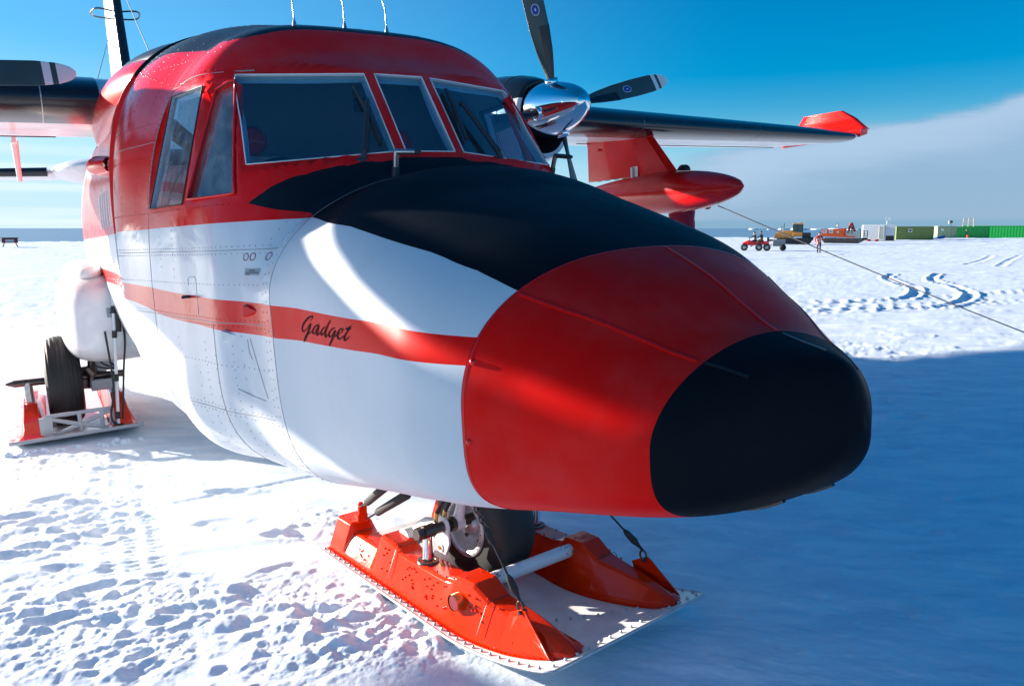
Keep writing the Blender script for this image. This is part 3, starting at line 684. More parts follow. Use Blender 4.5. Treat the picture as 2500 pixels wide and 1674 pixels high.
# ---- wings
def foil(xl, ch, zc, th, n=26):
    up = []; lo = []
    for i in range(n+1):
        t = (1-math.cos(math.pi*i/n))/2
        y = 5*(.2969*math.sqrt(t)-.126*t-.3516*t*t+.2843*t**3-.1036*t**4)
        cam_ = .035*4*t*(1-t)
        up.append((xl-ch*t, zc+ch*(cam_+th*y))); lo.append((xl-ch*t, zc+ch*(cam_-th*y)))
    return up[::-1]+lo[1:-1]
WST = [(0.0, -1.37, 2.53, .14, .165), (3.5, -1.37, 2.53, .14, .165), (6.6, -1.56, 2.12, .115, .155), (9.3, -1.72, 1.70, .095, .14), (9.75, -1.77, 1.58, .10, .12), (9.9, -1.84, 1.44, .11, .10)]
M_wing = mat('wing_white_underside', (.76, .76, .76), .22, vary=.12, vscale=2.5, bump=.004, bscale=1.2)
def wing(sg):
    def ring(st, off=0.):
        y, xl, ch, zc, th = st; return [(x, sg*y, z) for x, z in foil(xl, ch, zc, th)]
    mb = MB(); mb.loft([ring(s) for s in WST[(0 if sg > 0 else 0):]], 0)
    o = A(mb, 'wing', [M_wing])
    n = 26
    for a, b in ((1.0, 2.25), (3.1, 5.0), (5.0, 7.3), (7.3, 9.72)) if sg > 0 else ((1.0, 1.42), (1.42, 2.25), (3.1, 5.0), (5.0, 9.7)):
        rs = []
        for y in np.linspace(a+.004, b-.004, 8):
            W_ = np.array(WST); xl, ch, zc, th = [np.interp(y, W_[:, 0], W_[:, k]) for k in range(1, 5)]
            f = foil(xl+.004, ch+.004, zc, th*1.012); N_ = len(f); mid = n
            sel = f[mid-7:mid+8+0]; rs.append([(x+.0, sg*y, z+(.003 if i < 7 else -.003)) for i, (x, z) in enumerate(sel)])
        k = len(rs[0]); mb = MB(); mb.add([q for r in rs for q in r], [(i*k+j, i*k+j+1, (i+1)*k+j+1, (i+1)*k+j) for i in range(len(rs)-1) for j in range(k-1)])
        A(mb, 'deicing_boot', [M_boot], o)
    # flap and aileron gaps below
    mb = MB()
    for y0, y1, x_ in ((1.3, 4.9, -3.15), (5.05, 9.2, -2.95)):
        mb.box(((x_), sg*(y0+y1)/2, .045 if x_ < -3.1 else .05), (.014, y1-y0, .01))
    A(mb, 'flap_gap', [M_panel], o)
    for y in (1.66, 3.7):
        mb = MB(); mb.loft([[(-3.35+dx*.5, sg*y-w_, .07), (-3.35+dx, sg*y-w_, -.0), (-3.35+dx, sg*y+w_, -.0), (-3.35+dx*.5, sg*y+w_, .07)] for dx, w_ in ((.1, .02), (-.3, .025))], 0, smooth=False)
        z1 = -.36 if y < 2 else -.12
        mb.tube([(-3.5, sg*y, .04), (-3.55, sg*(y+.0), z1)], [.034, .022], n=8)
        A(mb, 'flap_hinge_arm', [M_white], o)
    # tip fence
    mb = MB(); Q = [[(-1.78, 9.86, .22), (-1.80, 9.88, .10), (-3.3, 9.86, .08), (-3.3, 9.86, .16)], [(-1.80, 10.08, .26), (-1.83, 10.12, .15), (-3.25, 10.08, .12), (-3.25, 10.08, .20)],
            [(-1.92, 10.26, .27), (-1.94, 10.30, .22), (-3.2, 10.22, .20), (-3.2, 10.20, .24)]]
    mb.loft([[(x, sg*y, z) for x, y, z in r] for r in Q], 0, smooth=False)
    Q = [[(-1.86, 10.24, .24), (-1.92, 10.16, .25), (-3.2, 10.12, .22), (-3.2, 10.19, .20)], [(-2.02, 10.12, .44), (-2.06, 10.05, .44), (-3.1, 10.03, .44), (-3.1, 10.08, .44)], [(-2.20, 10.02, .575), (-2.24, 9.98, .575), (-2.95, 9.98, .575), (-2.95, 10.01, .575)]]
    mb.loft([[(x, sg*y, z) for x, y, z in r] for r in Q], 0, smooth=False)
    o2 = A(mb, 'wing_tip_fin', [M_red], o, bevel=.02)
    return o
wing(1); wing(-1)
# wing root fairing behind the hoop
def superell(c, d, ex, nseg=40, nr=28, x0=-1, x1=1):
    rings = []
    for i in range(nr+1):
        t = x0+(x1-x0)*(1-math.cos(math.pi*i/nr))/2
        k = max(1e-3, 1-abs(t)**ex)**(1/ex); rings.append([(c[0]+d[0]*t, c[1]+d[1]*k*abs(math.cos(a))**(2/ex)*math.copysign(1, math.cos(a)), c[2]+d[2]*k*abs(math.sin(a))**(2/ex)*math.copysign(1, math.sin(a))) for a in np.linspace(0, 2*math.pi, nseg, endpoint=False)])
    return rings
for sg in (-1, 1):
    mb = MB(); mb.loft(superell((-1.25, sg*.76, -.02), (1.76, .30, .26), 2.4, x1=.93)); A(mb, 'wing_root_fairing', [M_red], FUS)
mb = MB(); mb.loft(superell((-2.2, 0, .18), (2.6, .95, .26), 3)); A(mb, 'roof_fairing', [M_black], FUS)
# ---- engines
def nacelle(sg):
    yc = sg*2.635
    def sec(x, zt, zb, hw, ex=2.4, n=48):
        zc = (zt+zb)/2; h = (zt-zb)/2
        return [(x, yc+hw*abs(math.cos(a))**(2/ex)*math.copysign(1, math.cos(a)), zc+h*abs(math.sin(a))**(2/ex)*math.copysign(1, math.sin(a))) for a in np.linspace(0, 2*math.pi, n, endpoint=False)]
    mb = MB()
    outer = [sec(-.235, .275, -.40, .272, 2.2), sec(-.225, .285, -.415, .285, 2.2), sec(-.25, .30, -.43, .30, 2.2), sec(-.42, .36, -.475, .335), sec(-.75, .42, -.48, .365), sec(-1.1, .44, -.46, .38), sec(-1.8, .44, -.42, .38), sec(-2.6, .38, -.33, .34), sec(-3.5, .25, -.16, .22), sec(-4.1, .14, 0, .08)]
    inner = [sec(-.235, .262, -.385, .258, 2.2), sec(-.30, .25, -.37, .25, 2.2), sec(-.70, .2, -.28, .2)]
    mb.loft(outer, 0, caps=False); mb.loft(list(reversed(inner)), 1, caps=False); mb.add(inner[-1], [tuple(range(48))], 1)
    mb.loft([outer[0], inner[0]], 0, caps=False)
    o = A(mb, 'engine_nacelle', [NAC, M_panel])
    for x in (-.52, -.86):
        k = [(-.42, .36, -.475, .335), (-.75, .42, -.48, .365), (-1.1, .44, -.46, .38)]
        zt, zb, hw = [float(np.interp(-x, [-q[0] for q in k], [q[j] for q in k])) for j in (1, 2, 3)]
        r = [Vector(p) for p in sec(x, zt+.001, zb-.001, hw+.001, 2.4, 96)]; mb = MB(); mb.tube(r+[r[0]], .0035, n=6, caps=False); A(mb, 'cowl_seam', [M_panel], o)
    mb = MB(); mb.tube([(-2.2, yc+sg*.3, -.15), (-2.7, yc+sg*.42, -.25), (-2.9, yc+sg*.47, -.27)], [.12, .11, .10], n=20, caps=False); mb.lathe([(0, .001), (0, .095)], (-2.86, yc+sg*.46, -.267), 'X', 20, 1)
    A(mb, 'exhaust_pipe', [M_strut, M_black], o)
    return o
nacelle(1); nacelle(-1)
M_blade = mat('grey_green_blade', (.045, .075, .075), .33, vary=.12)
M_bladew = mat('blade_tip_white', (.72, .72, .70), .4)
M_blue = mat('blue_badge', (.015, .035, .30), .35); M_badge = mat('badge_white', (.60, .70, .85), .4)
R_P = 1.406
def blade(mb_main=None):
    """blade pointing to local +Z, leading edge to +Y, thrust face to +X"""
    st = [(.16, .055, .055, 60), (.25, .062, .050, 56), (.36, .105, .034, 48), (.50, .150, .024, 40), (.70, .182, .018, 32), (.95, .190, .014, 25), (1.18, .178, .011, 20), (1.31, .145, .009, 18), (1.375, .095, .007, 17), (1.404, .03, .004, 17)]
    n = 20; rings = []; zs = [q[0] for q in st]
    zz = sorted(set(list(np.linspace(.16, 1.30, 30))+[1.33, 1.36, 1.38, 1.395, 1.404, 1.215, 1.295, 1.262, .72]))
    par = []
    for z in zz:
        c, t, a = [float(np.interp(z, zs, [q[k] for q in st])) for k in (1, 2, 3)]; par.append((z, c, t, math.radians(a)))
    for z, c, t, a in par:
        r = []
        for k in range(n):
            u = 2*math.pi*k/n; y = c*.5*math.cos(u); x = t*.5*math.sin(u)
            # y along chord (LE +), x thickness. pitch: LE turned forward (+X)
            r.append((y*math.sin(a)+x*math.cos(a), y*math.cos(a)-x*math.sin(a), z))
        rings.append(r)
    return rings, par
def prop(sg, ang):
    """ang: direction of the first blade above the port axis"""
    M0 = Matrix.Translation((0, sg*2.635, ZO)); 
    prof = [(-.205, .0), (-.205, .245), (-.19, .252)]+[(-.19+.62*t, .252*math.sqrt(max(0, 1-t**1.75))) for t in np.linspace(0.02, 1, 40)]
    mb = MB(); mb.lathe(prof, (0, 0, 0), 'X', 64)
    root = mb.build('propeller', [M_chrome], AC, M=M0)
    root['label'] = 'four-bladed propeller with a polished spinner'
    rings, par = blade()
    for k in range(4):
        a = ang+math.pi/2*k; R4 = Matrix.Rotation(a-math.pi/2, 4, 'X')          # local +Z -> (cos a, sin a) in YZ
        mb = MB()
        for i in range(len(rings)-1):
            z = (par[i][0]+par[i+1][0])/2; mi = 1 if (1.215 < z < 1.262 or z > 1.295) else 0
            mb.loft(rings[i:i+2], mi, caps=False)
        mb.add(rings[-1], [tuple(range(20))], 1)
        flip = Matrix.Identity(4)
        b = mb.build('propeller_blade', [M_blade, M_bladew], root, M=R4 @ flip)
        # black de-icing boot on the inner leading edge
        mb = MB(); sel = [i for i, q in enumerate(par) if .18 <= q[0] <= .74]; v = []; m = 0
        for i in sel:
            z, c, t, aa = par[i]; rr = [Vector(rings[i][j]) for j in (-5, -4, -3, -2, -1, 0, 1, 2, 3, 4, 5)]; m = len(rr); cc = Vector((0, 0, z))
            v += [q+(q-cc).normalized()*.002 for q in rr]
        mb.add(v, [(i*m+j, i*m+j+1, (i+1)*m+j+1, (i+1)*m+j) for i in range(len(sel)-1) for j in range(m-1)])
        mb.build('blade_boot', [M_boot], root, M=R4 @ flip)
        # oval badge
        mb = MB(); z0 = .86; a0 = math.radians(float(np.interp(z0, [q[0] for q in par], [math.degrees(q[3]) for q in par])))
        for rx, rz, off, mi in ((.038, .050, .0105, 1), (.032, .044, .0118, 0), (.007, .013, .013, 1)):
            v = [(rx*math.cos(t)*math.sin(a0)+off*math.cos(a0), rx*math.cos(t)*math.cos(a0)-off*math.sin(a0)-.0, z0+rz*math.sin(t)) for t in np.linspace(0, 2*math.pi, 28, endpoint=False)]
            mb.add(v, [tuple(range(28))], mi, False)
        mb.build('blade_badge', [M_blue, M_badge], root, M=R4 @ flip)
        mb = MB(); Mx = R4
        mb.lathe([(.225, .060), (.262, .064), (.262, .052), (.225, .05)], (0, 0, 0), 'Z', 24, M=Mx); mb.build('blade_cuff', [M_chrome], root)
prop(1, .24); prop(-1, .051)
# ---- underwing pods on pylons
def pod(sg):
    yc = sg*5.3; prof = [(-.15, .0)]+[(-.15-.02*i-.0, 0) for i in ()]
    prof = []
    for t in np.linspace(0, 1, 44):
        x = -.15-3.5*t
        r = .262*math.sqrt(max(0, 1-((.36-t)/.36)**2))**1.15 if t < .36 else .262*(1-((t-.36)/.64)**2.2)**.9 if t < 1 else 0
        prof.append((x, max(r, .0005)))
    mb = MB(); mb.lathe(prof, (0, yc, -.73), 'X', 40)
    o = A(mb, 'underwing_pod', [M_red])
    def sec(z, xf, xr, th):
        return [(xr+(xf-xr)*q, yc+th*s, z) for q, s in ((0, 0), (.3, .7), (.7, 1), (.93, .7), (1, 0), (.93, -.7), (.7, -1), (.3, -.7))]
    mb = MB(); mb.loft([sec(.10, -1.56, -3.05, .06), sec(0, -1.64, -3.02, .055), sec(-.485, -1.20, -3.02, .05)], 0, smooth=False); A(mb, 'pylon', [M_red], o)
    mb = MB(); mb.box((-1.93, yc-sg*.062, -.42), (.10, .006, .13)); mb.box((-1.98, yc-sg*.075, -.43), (.035, .02, .13)); A(mb, 'access_panel', [M_alu], o)
    mb = MB(); 
    for x in np.linspace(-1.25, -2.7, 9): mb.box((x, yc-sg*.05, -.492), (.09, .012, .007), mi=(0 if int(x*10) % 2 else 1))
    A(mb, 'pylon_joint', [M_panel, M_trim], o)
    for x in (-1.95, -2.7): mb = MB(); mb.lathe([(0, .022), (.02, .016)], (x, yc-sg*.055, -.06), 'Y', 10); A(mb, 'pylon_bolt', [M_red], o)
pod(1); pod(-1)
# ---- tail
def slab(st, n=20):
    """st: (xle, xte, half thickness, point fn)"""
    rings = []
    for xl, xt, th, fn in st:
        r = []
        for k in range(n):
            t = 2*math.pi*k/n; u = (1-math.cos(t))/2; r.append(fn(xl+(xt-xl)*u, th*math.sin(t)*(1-.45*u)))
        rings.append(r)
    return rings
mb = MB(); mb.loft(slab([(-7.0, -11.0, .10, lambda x, s: (x, s, .25)), (-8.1, -11.0, .10, lambda x, s: (x, s, .9)), (-8.45, -10.9, .10, lambda x, s: (x, s, 1.7)), (-8.85, -10.6, .075, lambda x, s: (x, s, 3.55)), (-9.0, -10.5, .04, lambda x, s: (x, s, 3.7))]))
fin = A(mb, 'tail_fin', [M_white])
mb = MB(); mb.tube([(-8.09, 0, .9), (-8.44, 0, 1.7), (-8.84, 0, 3.55)], [.085, .082, .06], n=14); A(mb, 'deicing_boot', [M_boot], fin)
for sg in (-1, 1):
    mb = MB(); lp = [(-8.85, sg*.06, 2.80), (-8.75, sg*.28, 2.80), (-8.95, sg*.36, 2.80), (-9.25, sg*.33, 2.80), (-9.35, sg*.06, 2.80)]
    mb.tube(hermite(lp, 6), .014, n=8); A(mb, 'loop_antenna', [M_black], fin)
mb = MB(); mb.tube([(-8.9, .03, 3.5), (-1.0, -.62, .40)], .004, n=5); mb.tube([(-8.9, -.03, 2.75), (-2.0, -.97, .37)], .004, n=5)
A(mb, 'antenna_wire', [M_panel], fin)
for sg in (-1, 1):
    mb = MB(); mb.loft(slab([(-9.3, -10.9, .10, lambda x, s: (x, sg*.1, .24+s)), (-9.35, -10.9, .10, lambda x, s: (x, sg*1.0, .22+s)), (-9.7, -10.8, .075, lambda x, s: (x, sg*4.1, .22+s)), (-9.85, -10.7, .03, lambda x, s: (x, sg*4.25, .22+s))]))
    s_ = A(mb, 'tailplane', [M_white])
    mb = MB(); mb.tube([(-9.345, sg*1.3, .22), (-9.69, sg*4.1, .22)], [.075, .055], n=12); A(mb, 'deicing_boot', [M_boot], s_)
    mb = MB(); mb.loft(superell((-9.6, sg*.5, .25), (1.3, .75, .20), 2)); A(mb, 'tail_root_fairing', [M_white], fin)

# ---- main undercarriage
def tyre(R, W, r_in, ribs, nseg=64):
    """lathe profile around Y"""
    p = []; k = 40
    for i in range(k+1):
        t = math.pi*(i/k); y = -math.cos(t); rr = math.sin(t)
        yy = y*W/2; q = r_in+(R-r_in)*rr**.42
        if ribs and abs(yy) < W*.40 and (int((yy+W)/(W*.8/ribs/2)) % 2 == 0): q -= .007
        p.append((yy, q))
    return p
def main_gear(sg):
    Y = lambda y: sg*y
    mb = MB(); mb.loft(superell((-2.25, Y(1.06), -1.67), (1.12, .45, .41), 3.6)); spn = A(mb, 'undercarriage_sponson', [M_white])
    mb = MB(); mb.loft(superell((-2.4, Y(1.24), -1.28), (1.05, .17, .10), 2.6)); A(mb, 'sponson_cap', [M_white], spn)
    mb = MB(); mb.box((-1.132, Y(1.10), -1.60), (.004, .14, .08)); mb.box((-1.131, Y(1.10), -1.60), (.006, .10, .012), 1); mb.box((-1.131, Y(1.10), -1.575), (.006, .09, .008), 1); mb.box((-1.131, Y(1.12), -1.60), (.006, .008, .06), 1)
    A(mb, 'warning_plate', [M_decal, M_panel], spn)
    wc = (-1.93, Y(1.53), -2.23)
    mb = MB(); mb.lathe(tyre(.405, .285, .17, 7), wc, 'Y', 72); wh = A(mb, 'main_wheel', [M_rub])
    mb = MB(); mb.lathe([(-.10, .01), (-.10, .06), (-.06, .10), (-.07, .17), (.07, .17), (.06, .1), (.10, .06), (.10, .01)], wc, 'Y', 32); A(mb, 'rim', [M_alu], wh)
    mb = MB()
    mb.tube([(-1.8, Y(1.90), -2.19), (-1.8, Y(1.05), -2.21)], .032, n=12, mi=1)
    mb.tube([(-1.8, Y(1.90), -2.19), (-1.8, Y(1.96), -2.187)], [.03, .008], n=10, mi=1)
    mb.tube([(-1.95, Y(1.22), -1.90), (-1.93, Y(1.25), -2.25)], [.07, .06], n=16)
    mb.lathe([(-.09, .05), (-.09, .10), (.08, .12), (.10, .07)], (-1.93, Y(1.30), -2.23), 'Y', 24)
    mb.box((-1.80, Y(1.22), -2.28), (.16, .22, .10)); mb.box((-1.85, Y(1.20), -2.12), (.13, .16, .09)); mb.tube([(-1.75, Y(1.30), -2.02), (-1.75, Y(1.33), -2.30)], .03, n=10, mi=1); mb.tube([(-1.72, Y(1.34), -2.12), (-1.72, Y(1.30), -2.18)], .05, n=12, mi=1)
    lg = A(mb, 'main_gear_leg', [M_grey, M_strut], bevel=.008)
    for k in range(3):
        mb = MB(); mb.tube(hermite([(-1.7, Y(1.26+.03*k), -1.96), (-1.62, Y(1.18+.05*k), -2.05-.02*k), (-1.66, Y(1.12), -2.16), (-1.75, Y(1.2+.03*k), -2.25)], 6), .008, n=6); A(mb, 'brake_hose', [M_hose], lg)
    # ski
    n = 26; P = []
    for i in range(n):
        x = -3.6+2.5*i/(n-1); t = max(0, (x+1.9)/.8); P.append((x, -2.655+.018+.075*t*t-(x+1.1)*.022))
    mb = MB()
    mb.loft([[(x, Y(1.02), z), (x, Y(1.94), z), (x, Y(1.94), z-.014), (x, Y(1.02), z-.014)] for x, z in P], 0, smooth=False)
    sk = A(mb, 'main_ski', [M_white]); zf = P[-1][1]
    mb = MB(); mb.tube([(-1.10, Y(1.00), zf+.002), (-1.10, Y(1.96), zf+.002)], .016, n=8); A(mb, 'front_edge_bar', [M_grey], sk)
    for yc_, s2 in ((1.80, 1), (1.14, -1)):
        mb = MB(); R_ = []
        for x, h, wd in ((-1.12, .012, .11), (-1.22, .05, .11), (-1.38, .13, .105), (-1.58, .20, .095), (-1.72, .25, .09), (-1.95, .25, .09), (-2.1, .20, .09), (-2.6, .20, .09), (-3.2, .12, .08), (-3.5, .02, .06)):
            zb = float(np.interp(x, [q[0] for q in P], [q[1] for q in P]))+.004
            R_.append([(x, Y(yc_-wd), zb), (x, Y(yc_-wd*.55), zb+h), (x, Y(yc_+wd*.55), zb+h), (x, Y(yc_+wd), zb)])
        mb.loft(R_, 0, smooth=False)
        for x in np.linspace(-1.2, -3.3, 34):
            zb = float(np.interp(x, [q[0] for q in P], [q[1] for q in P]))+.008
            for q in (yc_-wd-.03, yc_+wd+.03): mb.lathe([(0, .008), (.008, .005)], (x, Y(q), zb), 'Z', 6)
        A(mb, 'ski_rail', [M_orange], sk, bevel=.012)
        mb = MB(); mb.tube([(-1.80, Y(yc_), -2.36), (-1.80, Y(yc_), -2.19)], .035, n=16); A(mb, 'ski_post', [M_steel], sk)
    mb = MB(); xa = -1.19; t0, t1, b0_, b1_ = (-2.40, -2.40, -2.56, -2.58)
    for a, b in (((1.70, t0), (1.22, t1-.0)), ((1.70, -2.40), (1.70, b0_)), ((1.22, -2.40), (1.22, b1_)), ((1.46, -2.40), (1.46, -2.56)), ((1.68, -2.42), (1.46, -2.50)), ((1.24, -2.42), (1.46, -2.50)), ((1.66, -2.56), (1.46, -2.50)), ((1.26, -2.56), (1.46, -2.50)), ((1.30, -2.40), (1.30, -2.56))):
        mb.tube([(xa, Y(a[0]), a[1]), (xa-.0, Y(b[0]), b[1])], .017, n=6)
    mb.box((xa, Y(1.70), -2.48), (.04, .09, .15)); A(mb, 'cross_truss', [M_grey], sk)
    for a, b, m in (((-1.10, 1.11, -1.44), (-1.13, 1.19, -2.57), M_trim), ):
        mb = MB(); mb.tube([(a[0], Y(a[1]), a[2]), (b[0], Y(b[1]), b[2])], .013, n=10)
        for f in (.12, .30, .62, .90):
            p = Vector((a[0], Y(a[1]), a[2])).lerp(Vector((b[0], Y(b[1]), b[2])), f); d = Vector((b[0]-a[0], Y(b[1])-Y(a[1]), b[2]-a[2])).normalized()*.03; mb.tube([p-d, p+d], .019, n=10, mi=1)
        A(mb, 'ski_trim_rod', [m, M_hose], sk)
    mb = MB(); mb.tube(hermite([(-1.14, Y(1.08), -1.55), (-1.12, Y(1.06), -1.8), (-1.13, Y(1.10), -2.1), (-1.14, Y(1.15), -2.5)], 6), .009, n=6)
    mb.tube(hermite([(-1.12, Y(1.20), -1.75), (-1.10, Y(1.19), -2.2), (-1.10, Y(1.235), -2.45), (-1.11, Y(1.20), -2.53), (-1.13, Y(1.15), -2.54)], 6), .009, n=6)
    A(mb, 'ski_hydraulic_hose', [M_hose], sk)
    mb = MB(); mb.tube([(-1.09, Y(1.09), -1.60), (-1.09, Y(1.10), -1.76)], .02, n=10); A(mb, 'ski_actuator', [M_hose], sk)
main_gear(-1); main_gear(1)

# ---- nose gear and ski, in ski coordinates: s forward, t port, h up from the snow
YAW = math.radians(8.4); GN = -2.74
upv = Vector((.0202, .0416, .999)).normalized()
o_ = Vector((1.91, .02, GN-.0202*1.91-.0416*.02))
fw = Vector((math.cos(YAW), math.sin(YAW), 0)); fw = (fw-upv*fw.dot(upv)).normalized(); lt_ = upv.cross(fw)
NSM = Matrix(((fw.x, lt_.x, upv.x, o_.x), (fw.y, lt_.y, upv.y, o_.y), (fw.z, lt_.z, upv.z, o_.z+ZO), (0, 0, 0, 1)))
def NSp(mb, name, mats, parent=None, **k):
    return mb.build(name, mats, parent or AC, M=(NSM if parent is None else None), **k)
def hplate(s): 
    t = max(0, (s-1.15)/.65); return .018+.115*t**1.8
mb = MB(); R_ = []
for s in np.linspace(0, 1.8, 46):
    w_ = .50 if s < 1.2 else .50-.03*((s-1.2)/.6)**2
    if s > 1.74: w_ -= (s-1.74)*.25
    h = hplate(s); R_.append([(s, w_, h), (s, w_*.999, h+.006), (s, -w_*.999, h+.006), (s, -w_, h)])
mb.loft(R_, 0, smooth=False)
NS = NSp(mb, 'nose_ski', [mat('white_ski_base', (.74, .73, .71), .25, vary=.12, vscale=8)]); NS['label'] = 'orange nose ski with a white running plate'
mb = MB()
e = [(s, -(.503 if s < 1.2 else .503-.03*((s-1.2)/.6)**2), hplate(s)+.002) for s in np.linspace(0, 1.77, 40)]
e = e + [(1.803, -.455, hplate(1.8)+.002), (1.808, -.2, hplate(1.8)+.004), (1.808, .2, hplate(1.8)+.004), (1.803, .455, hplate(1.8)+.002)] + [(s, -t, h) for s, t, h in reversed(e)]
mb.tube(e, .0075, n=8); NSp(mb, 'edge_rim', [M_alu], NS)
mb = MB(); mb.lathe([(0, .0075), (.006, .0075), (.012, .003)], (0, 0, 0), 'Z', 8)
bolt0 = mb.build('edge_bolt', [M_alu], NS); bpos = []
for s in np.arange(.03, 1.78, .055):
    for t in (-.485, .485): bpos.append((s, t*(1 if s < 1.2 else 1-.05*((s-1.2)/.6)**2), hplate(s)+.006))
for t in np.arange(-.43, .44, .062): bpos.append((1.775, t, hplate(1.775)+.006))
for t in np.arange(-.18, .20, .047): s = 1.30+.42*((t+.2)/.5)**.8; bpos.append((s, t, hplate(s)+.006))
for i, q in enumerate(bpos[:99]):
    o = bolt0 if i == 0 else bolt0.copy()
    if i: C.objects.link(o); o.parent = NS
    o.location = q
# rail profile (s, top height above plate, outer foot, outer top, inner top, inner foot)
RP_ = [(.02, .165, .455, .40, .27, .215), (.16, .165, .455, .40, .27, .215), (.185, .115, .455, .39, .28, .215), (.44, .118, .455, .39, .28, .215), (.475, .215, .455, .395, .27, .205), (.60, .205, .455, .395, .27, .205),
      (.67, .160, .455, .395, .265, .205), (1.02, .165, .455, .395, .265, .205), (1.09, .185, .455, .40, .26, .200), (1.12, .235, .455, .40, .255, .195), (1.235, .235, .452, .395, .255, .195), (1.33, .160, .448, .385, .26, .20), (1.35, .155, .446, .383, .26, .20),
      (1.52, .118, .43, .36, .265, .215), (1.64, .078, .405, .345, .275, .225), (1.73, .036, .37, .33, .28, .24), (1.775, .006, .335, .315, .295, .275)]
RP = [tuple([q[0], q[1]*(.92 if q[1] > .19 else 1)]+list(q[2:])) for q in RP_]
for sg in (-1, 1):
    mb = MB(); R_ = []
    for s, h, of, ot, it, if_ in RP:
        b = hplate(s)+.0065
        R_.append([(s, sg*of, b), (s, sg*(of-.008), b+min(h, .03)*.8), (s, sg*ot, b+h*.93), (s, sg*(ot-.012), b+h), (s, sg*(it+.012), b+h), (s, sg*it, b+h*.93), (s, sg*(if_+.004), b+min(h, .03)*.8), (s, sg*if_, b)])
    mb.loft(R_, 0, smooth=False)
    rail = NSp(mb, 'ski_rail', [M_orange], NS, bevel=.016); rail.modifiers['bevel'].segments = 4; rail.modifiers['bevel'].angle_limit = math.radians(18)
    rail.data.polygons.foreach_set('use_smooth', [True]*len(rail.data.polygons)); wn = rail.modifiers.new('wn', 'WEIGHTED_NORMAL'); wn.keep_sharp = False
    # flange with rivets
    mb = MB(); F1 = [(s, sg*(np.interp(s, [q[0] for q in RP], [q[2] for q in RP])+.018), hplate(s)+.009) for s in np.linspace(.02, 1.74, 60)]
    v = []
    for s, t, h in F1: v += [(s, t, h), (s, t-sg*.03, h+.001)]
    mb.add(v, [(2*i, 2*i+2, 2*i+3, 2*i+1) for i in range(len(F1)-1)], 0, False)
    F2 = [(s, sg*(np.interp(s, [q[0] for q in RP], [q[5] for q in RP])-.018), hplate(s)+.009) for s in np.linspace(.1, 1.74, 60)]; v = []
    for s, t, h in F2: v += [(s, t, h), (s, t+sg*.03, h+.001)]
    mb.add(v, [(2*i, 2*i+2, 2*i+3, 2*i+1) for i in range(len(F2)-1)], 0, False)
    for s in np.arange(.04, 1.74, .024):
        t = sg*(np.interp(s, [q[0] for q in RP], [q[2] for q in RP])+.010); mb.lathe([(0, .0045), (.004, .003)], (s, t, hplate(s)+.009), 'Z', 6)
    for s in np.arange(.04, 1.4, .075):
        h = np.interp(s, [q[0] for q in RP], [q[1] for q in RP])+hplate(s)+.006
        for t in (.375, .29): mb.lathe([(-.002, .006), (.005, .003)], (s, sg*t, h), 'Z', 6)
    rs = random.Random(3)
    for s0, n_ in ((.30, 8), (.52, 8), (.74, 12), (.90, 12), (1.02, 6), (1.24, 8), (1.45, 5)):
        for k in range(n_):
            s = s0+(k % 3)*.032+rs.uniform(-.022, .022); f = rs.uniform(.2, .9); H_ = np.interp(s, [q[0] for q in RP], [q[1] for q in RP])
            of = np.interp(s, [q[0] for q in RP], [q[2] for q in RP]); ot = np.interp(s, [q[0] for q in RP], [q[3] for q in RP])
            c = Vector((s, sg*(of-.008+(ot-of+.008)*f), hplate(s)+.03+(H_-.04)*f)); nn = Vector((0, sg*.9, .35)).normalized()
            mb.tube([c-nn*.004, c+nn*.008], .0045, n=6)
    NSp(mb, 'rail_flange', [M_orange], NS, fixn=True)
    # seams across the rail where the humps are welded on
    for s0, dz in ((.185, .0), (.62, 0), (1.33, 0)):
        mb = MB()
        H_ = float(np.interp(s0, [q[0] for q in RP], [q[1] for q in RP])); b = hplate(s0)+.0065
        mb.tube([(s0+.004, sg*.452, b+.04), (s0+.004, sg*.400, b+H_*.93+.001), (s0+.004, sg*.385, b+H_+.002), (s0+.004, sg*.275, b+H_+.002), (s0+.004, sg*.262, b+H_*.9)], .0018, n=5)
        NSp(mb, 'weld_seam', [M_strut], NS)
    # front tie-down lug and eye
    mb = MB(); b = hplate(1.56)+.09
    mb.add([(1.46, sg*.37, b+.045), (1.53, sg*.372, b+.085), (1.56, sg*.375, b+.085), (1.72, sg*.392, hplate(1.72)+.012), (1.46, sg*.42, hplate(1.46)+.03)] + [(1.46, sg*.378, b+.045), (1.53, sg*.380, b+.085), (1.56, sg*.383, b+.085), (1.72, sg*.400, hplate(1.72)+.012), (1.46, sg*.43, hplate(1.46)+.03)],
           [(0, 1, 2, 3, 4), (9, 8, 7, 6, 5), (0, 5, 6, 1), (1, 6, 7, 2), (2, 7, 8, 3), (3, 8, 9, 4), (4, 9, 5, 0)], 0, False)
    NSp(mb, 'cable_lug', [M_orange], NS)
    mb = MB(); c = Vector((1.535, sg*.375, b+.075)); mb.tube([c+Vector((0, -.02, 0)), c+Vector((0, .02, 0))], .009, n=8)
    for k in range(12): pass
    ring = [c+Vector((-.012-.018*math.cos(t), 0, .018+.022*math.sin(t))) for t in np.linspace(0, 2*math.pi, 14)]; mb.tube(ring, .0055, n=6)
    NSp(mb, 'shackle', [M_strut], NS)
    # restraint cable up to the belly
    top = Vector((1.32 if sg < 0 else 1.02, sg*.20+(.0), .72))
    NSI = NSM.inverted()
    tp = NSI @ (Vector((3.42, -.30, -2.03+ZO)) if sg < 0 else Vector((3.30, .22, -2.06+ZO)))
    a = c+Vector((-.015, 0, .04)); L = tp-a
    pt = lambda f: a+L*f
    mb = MB(); mb.tube([pt(.04), pt(.62)], .0048, n=6)
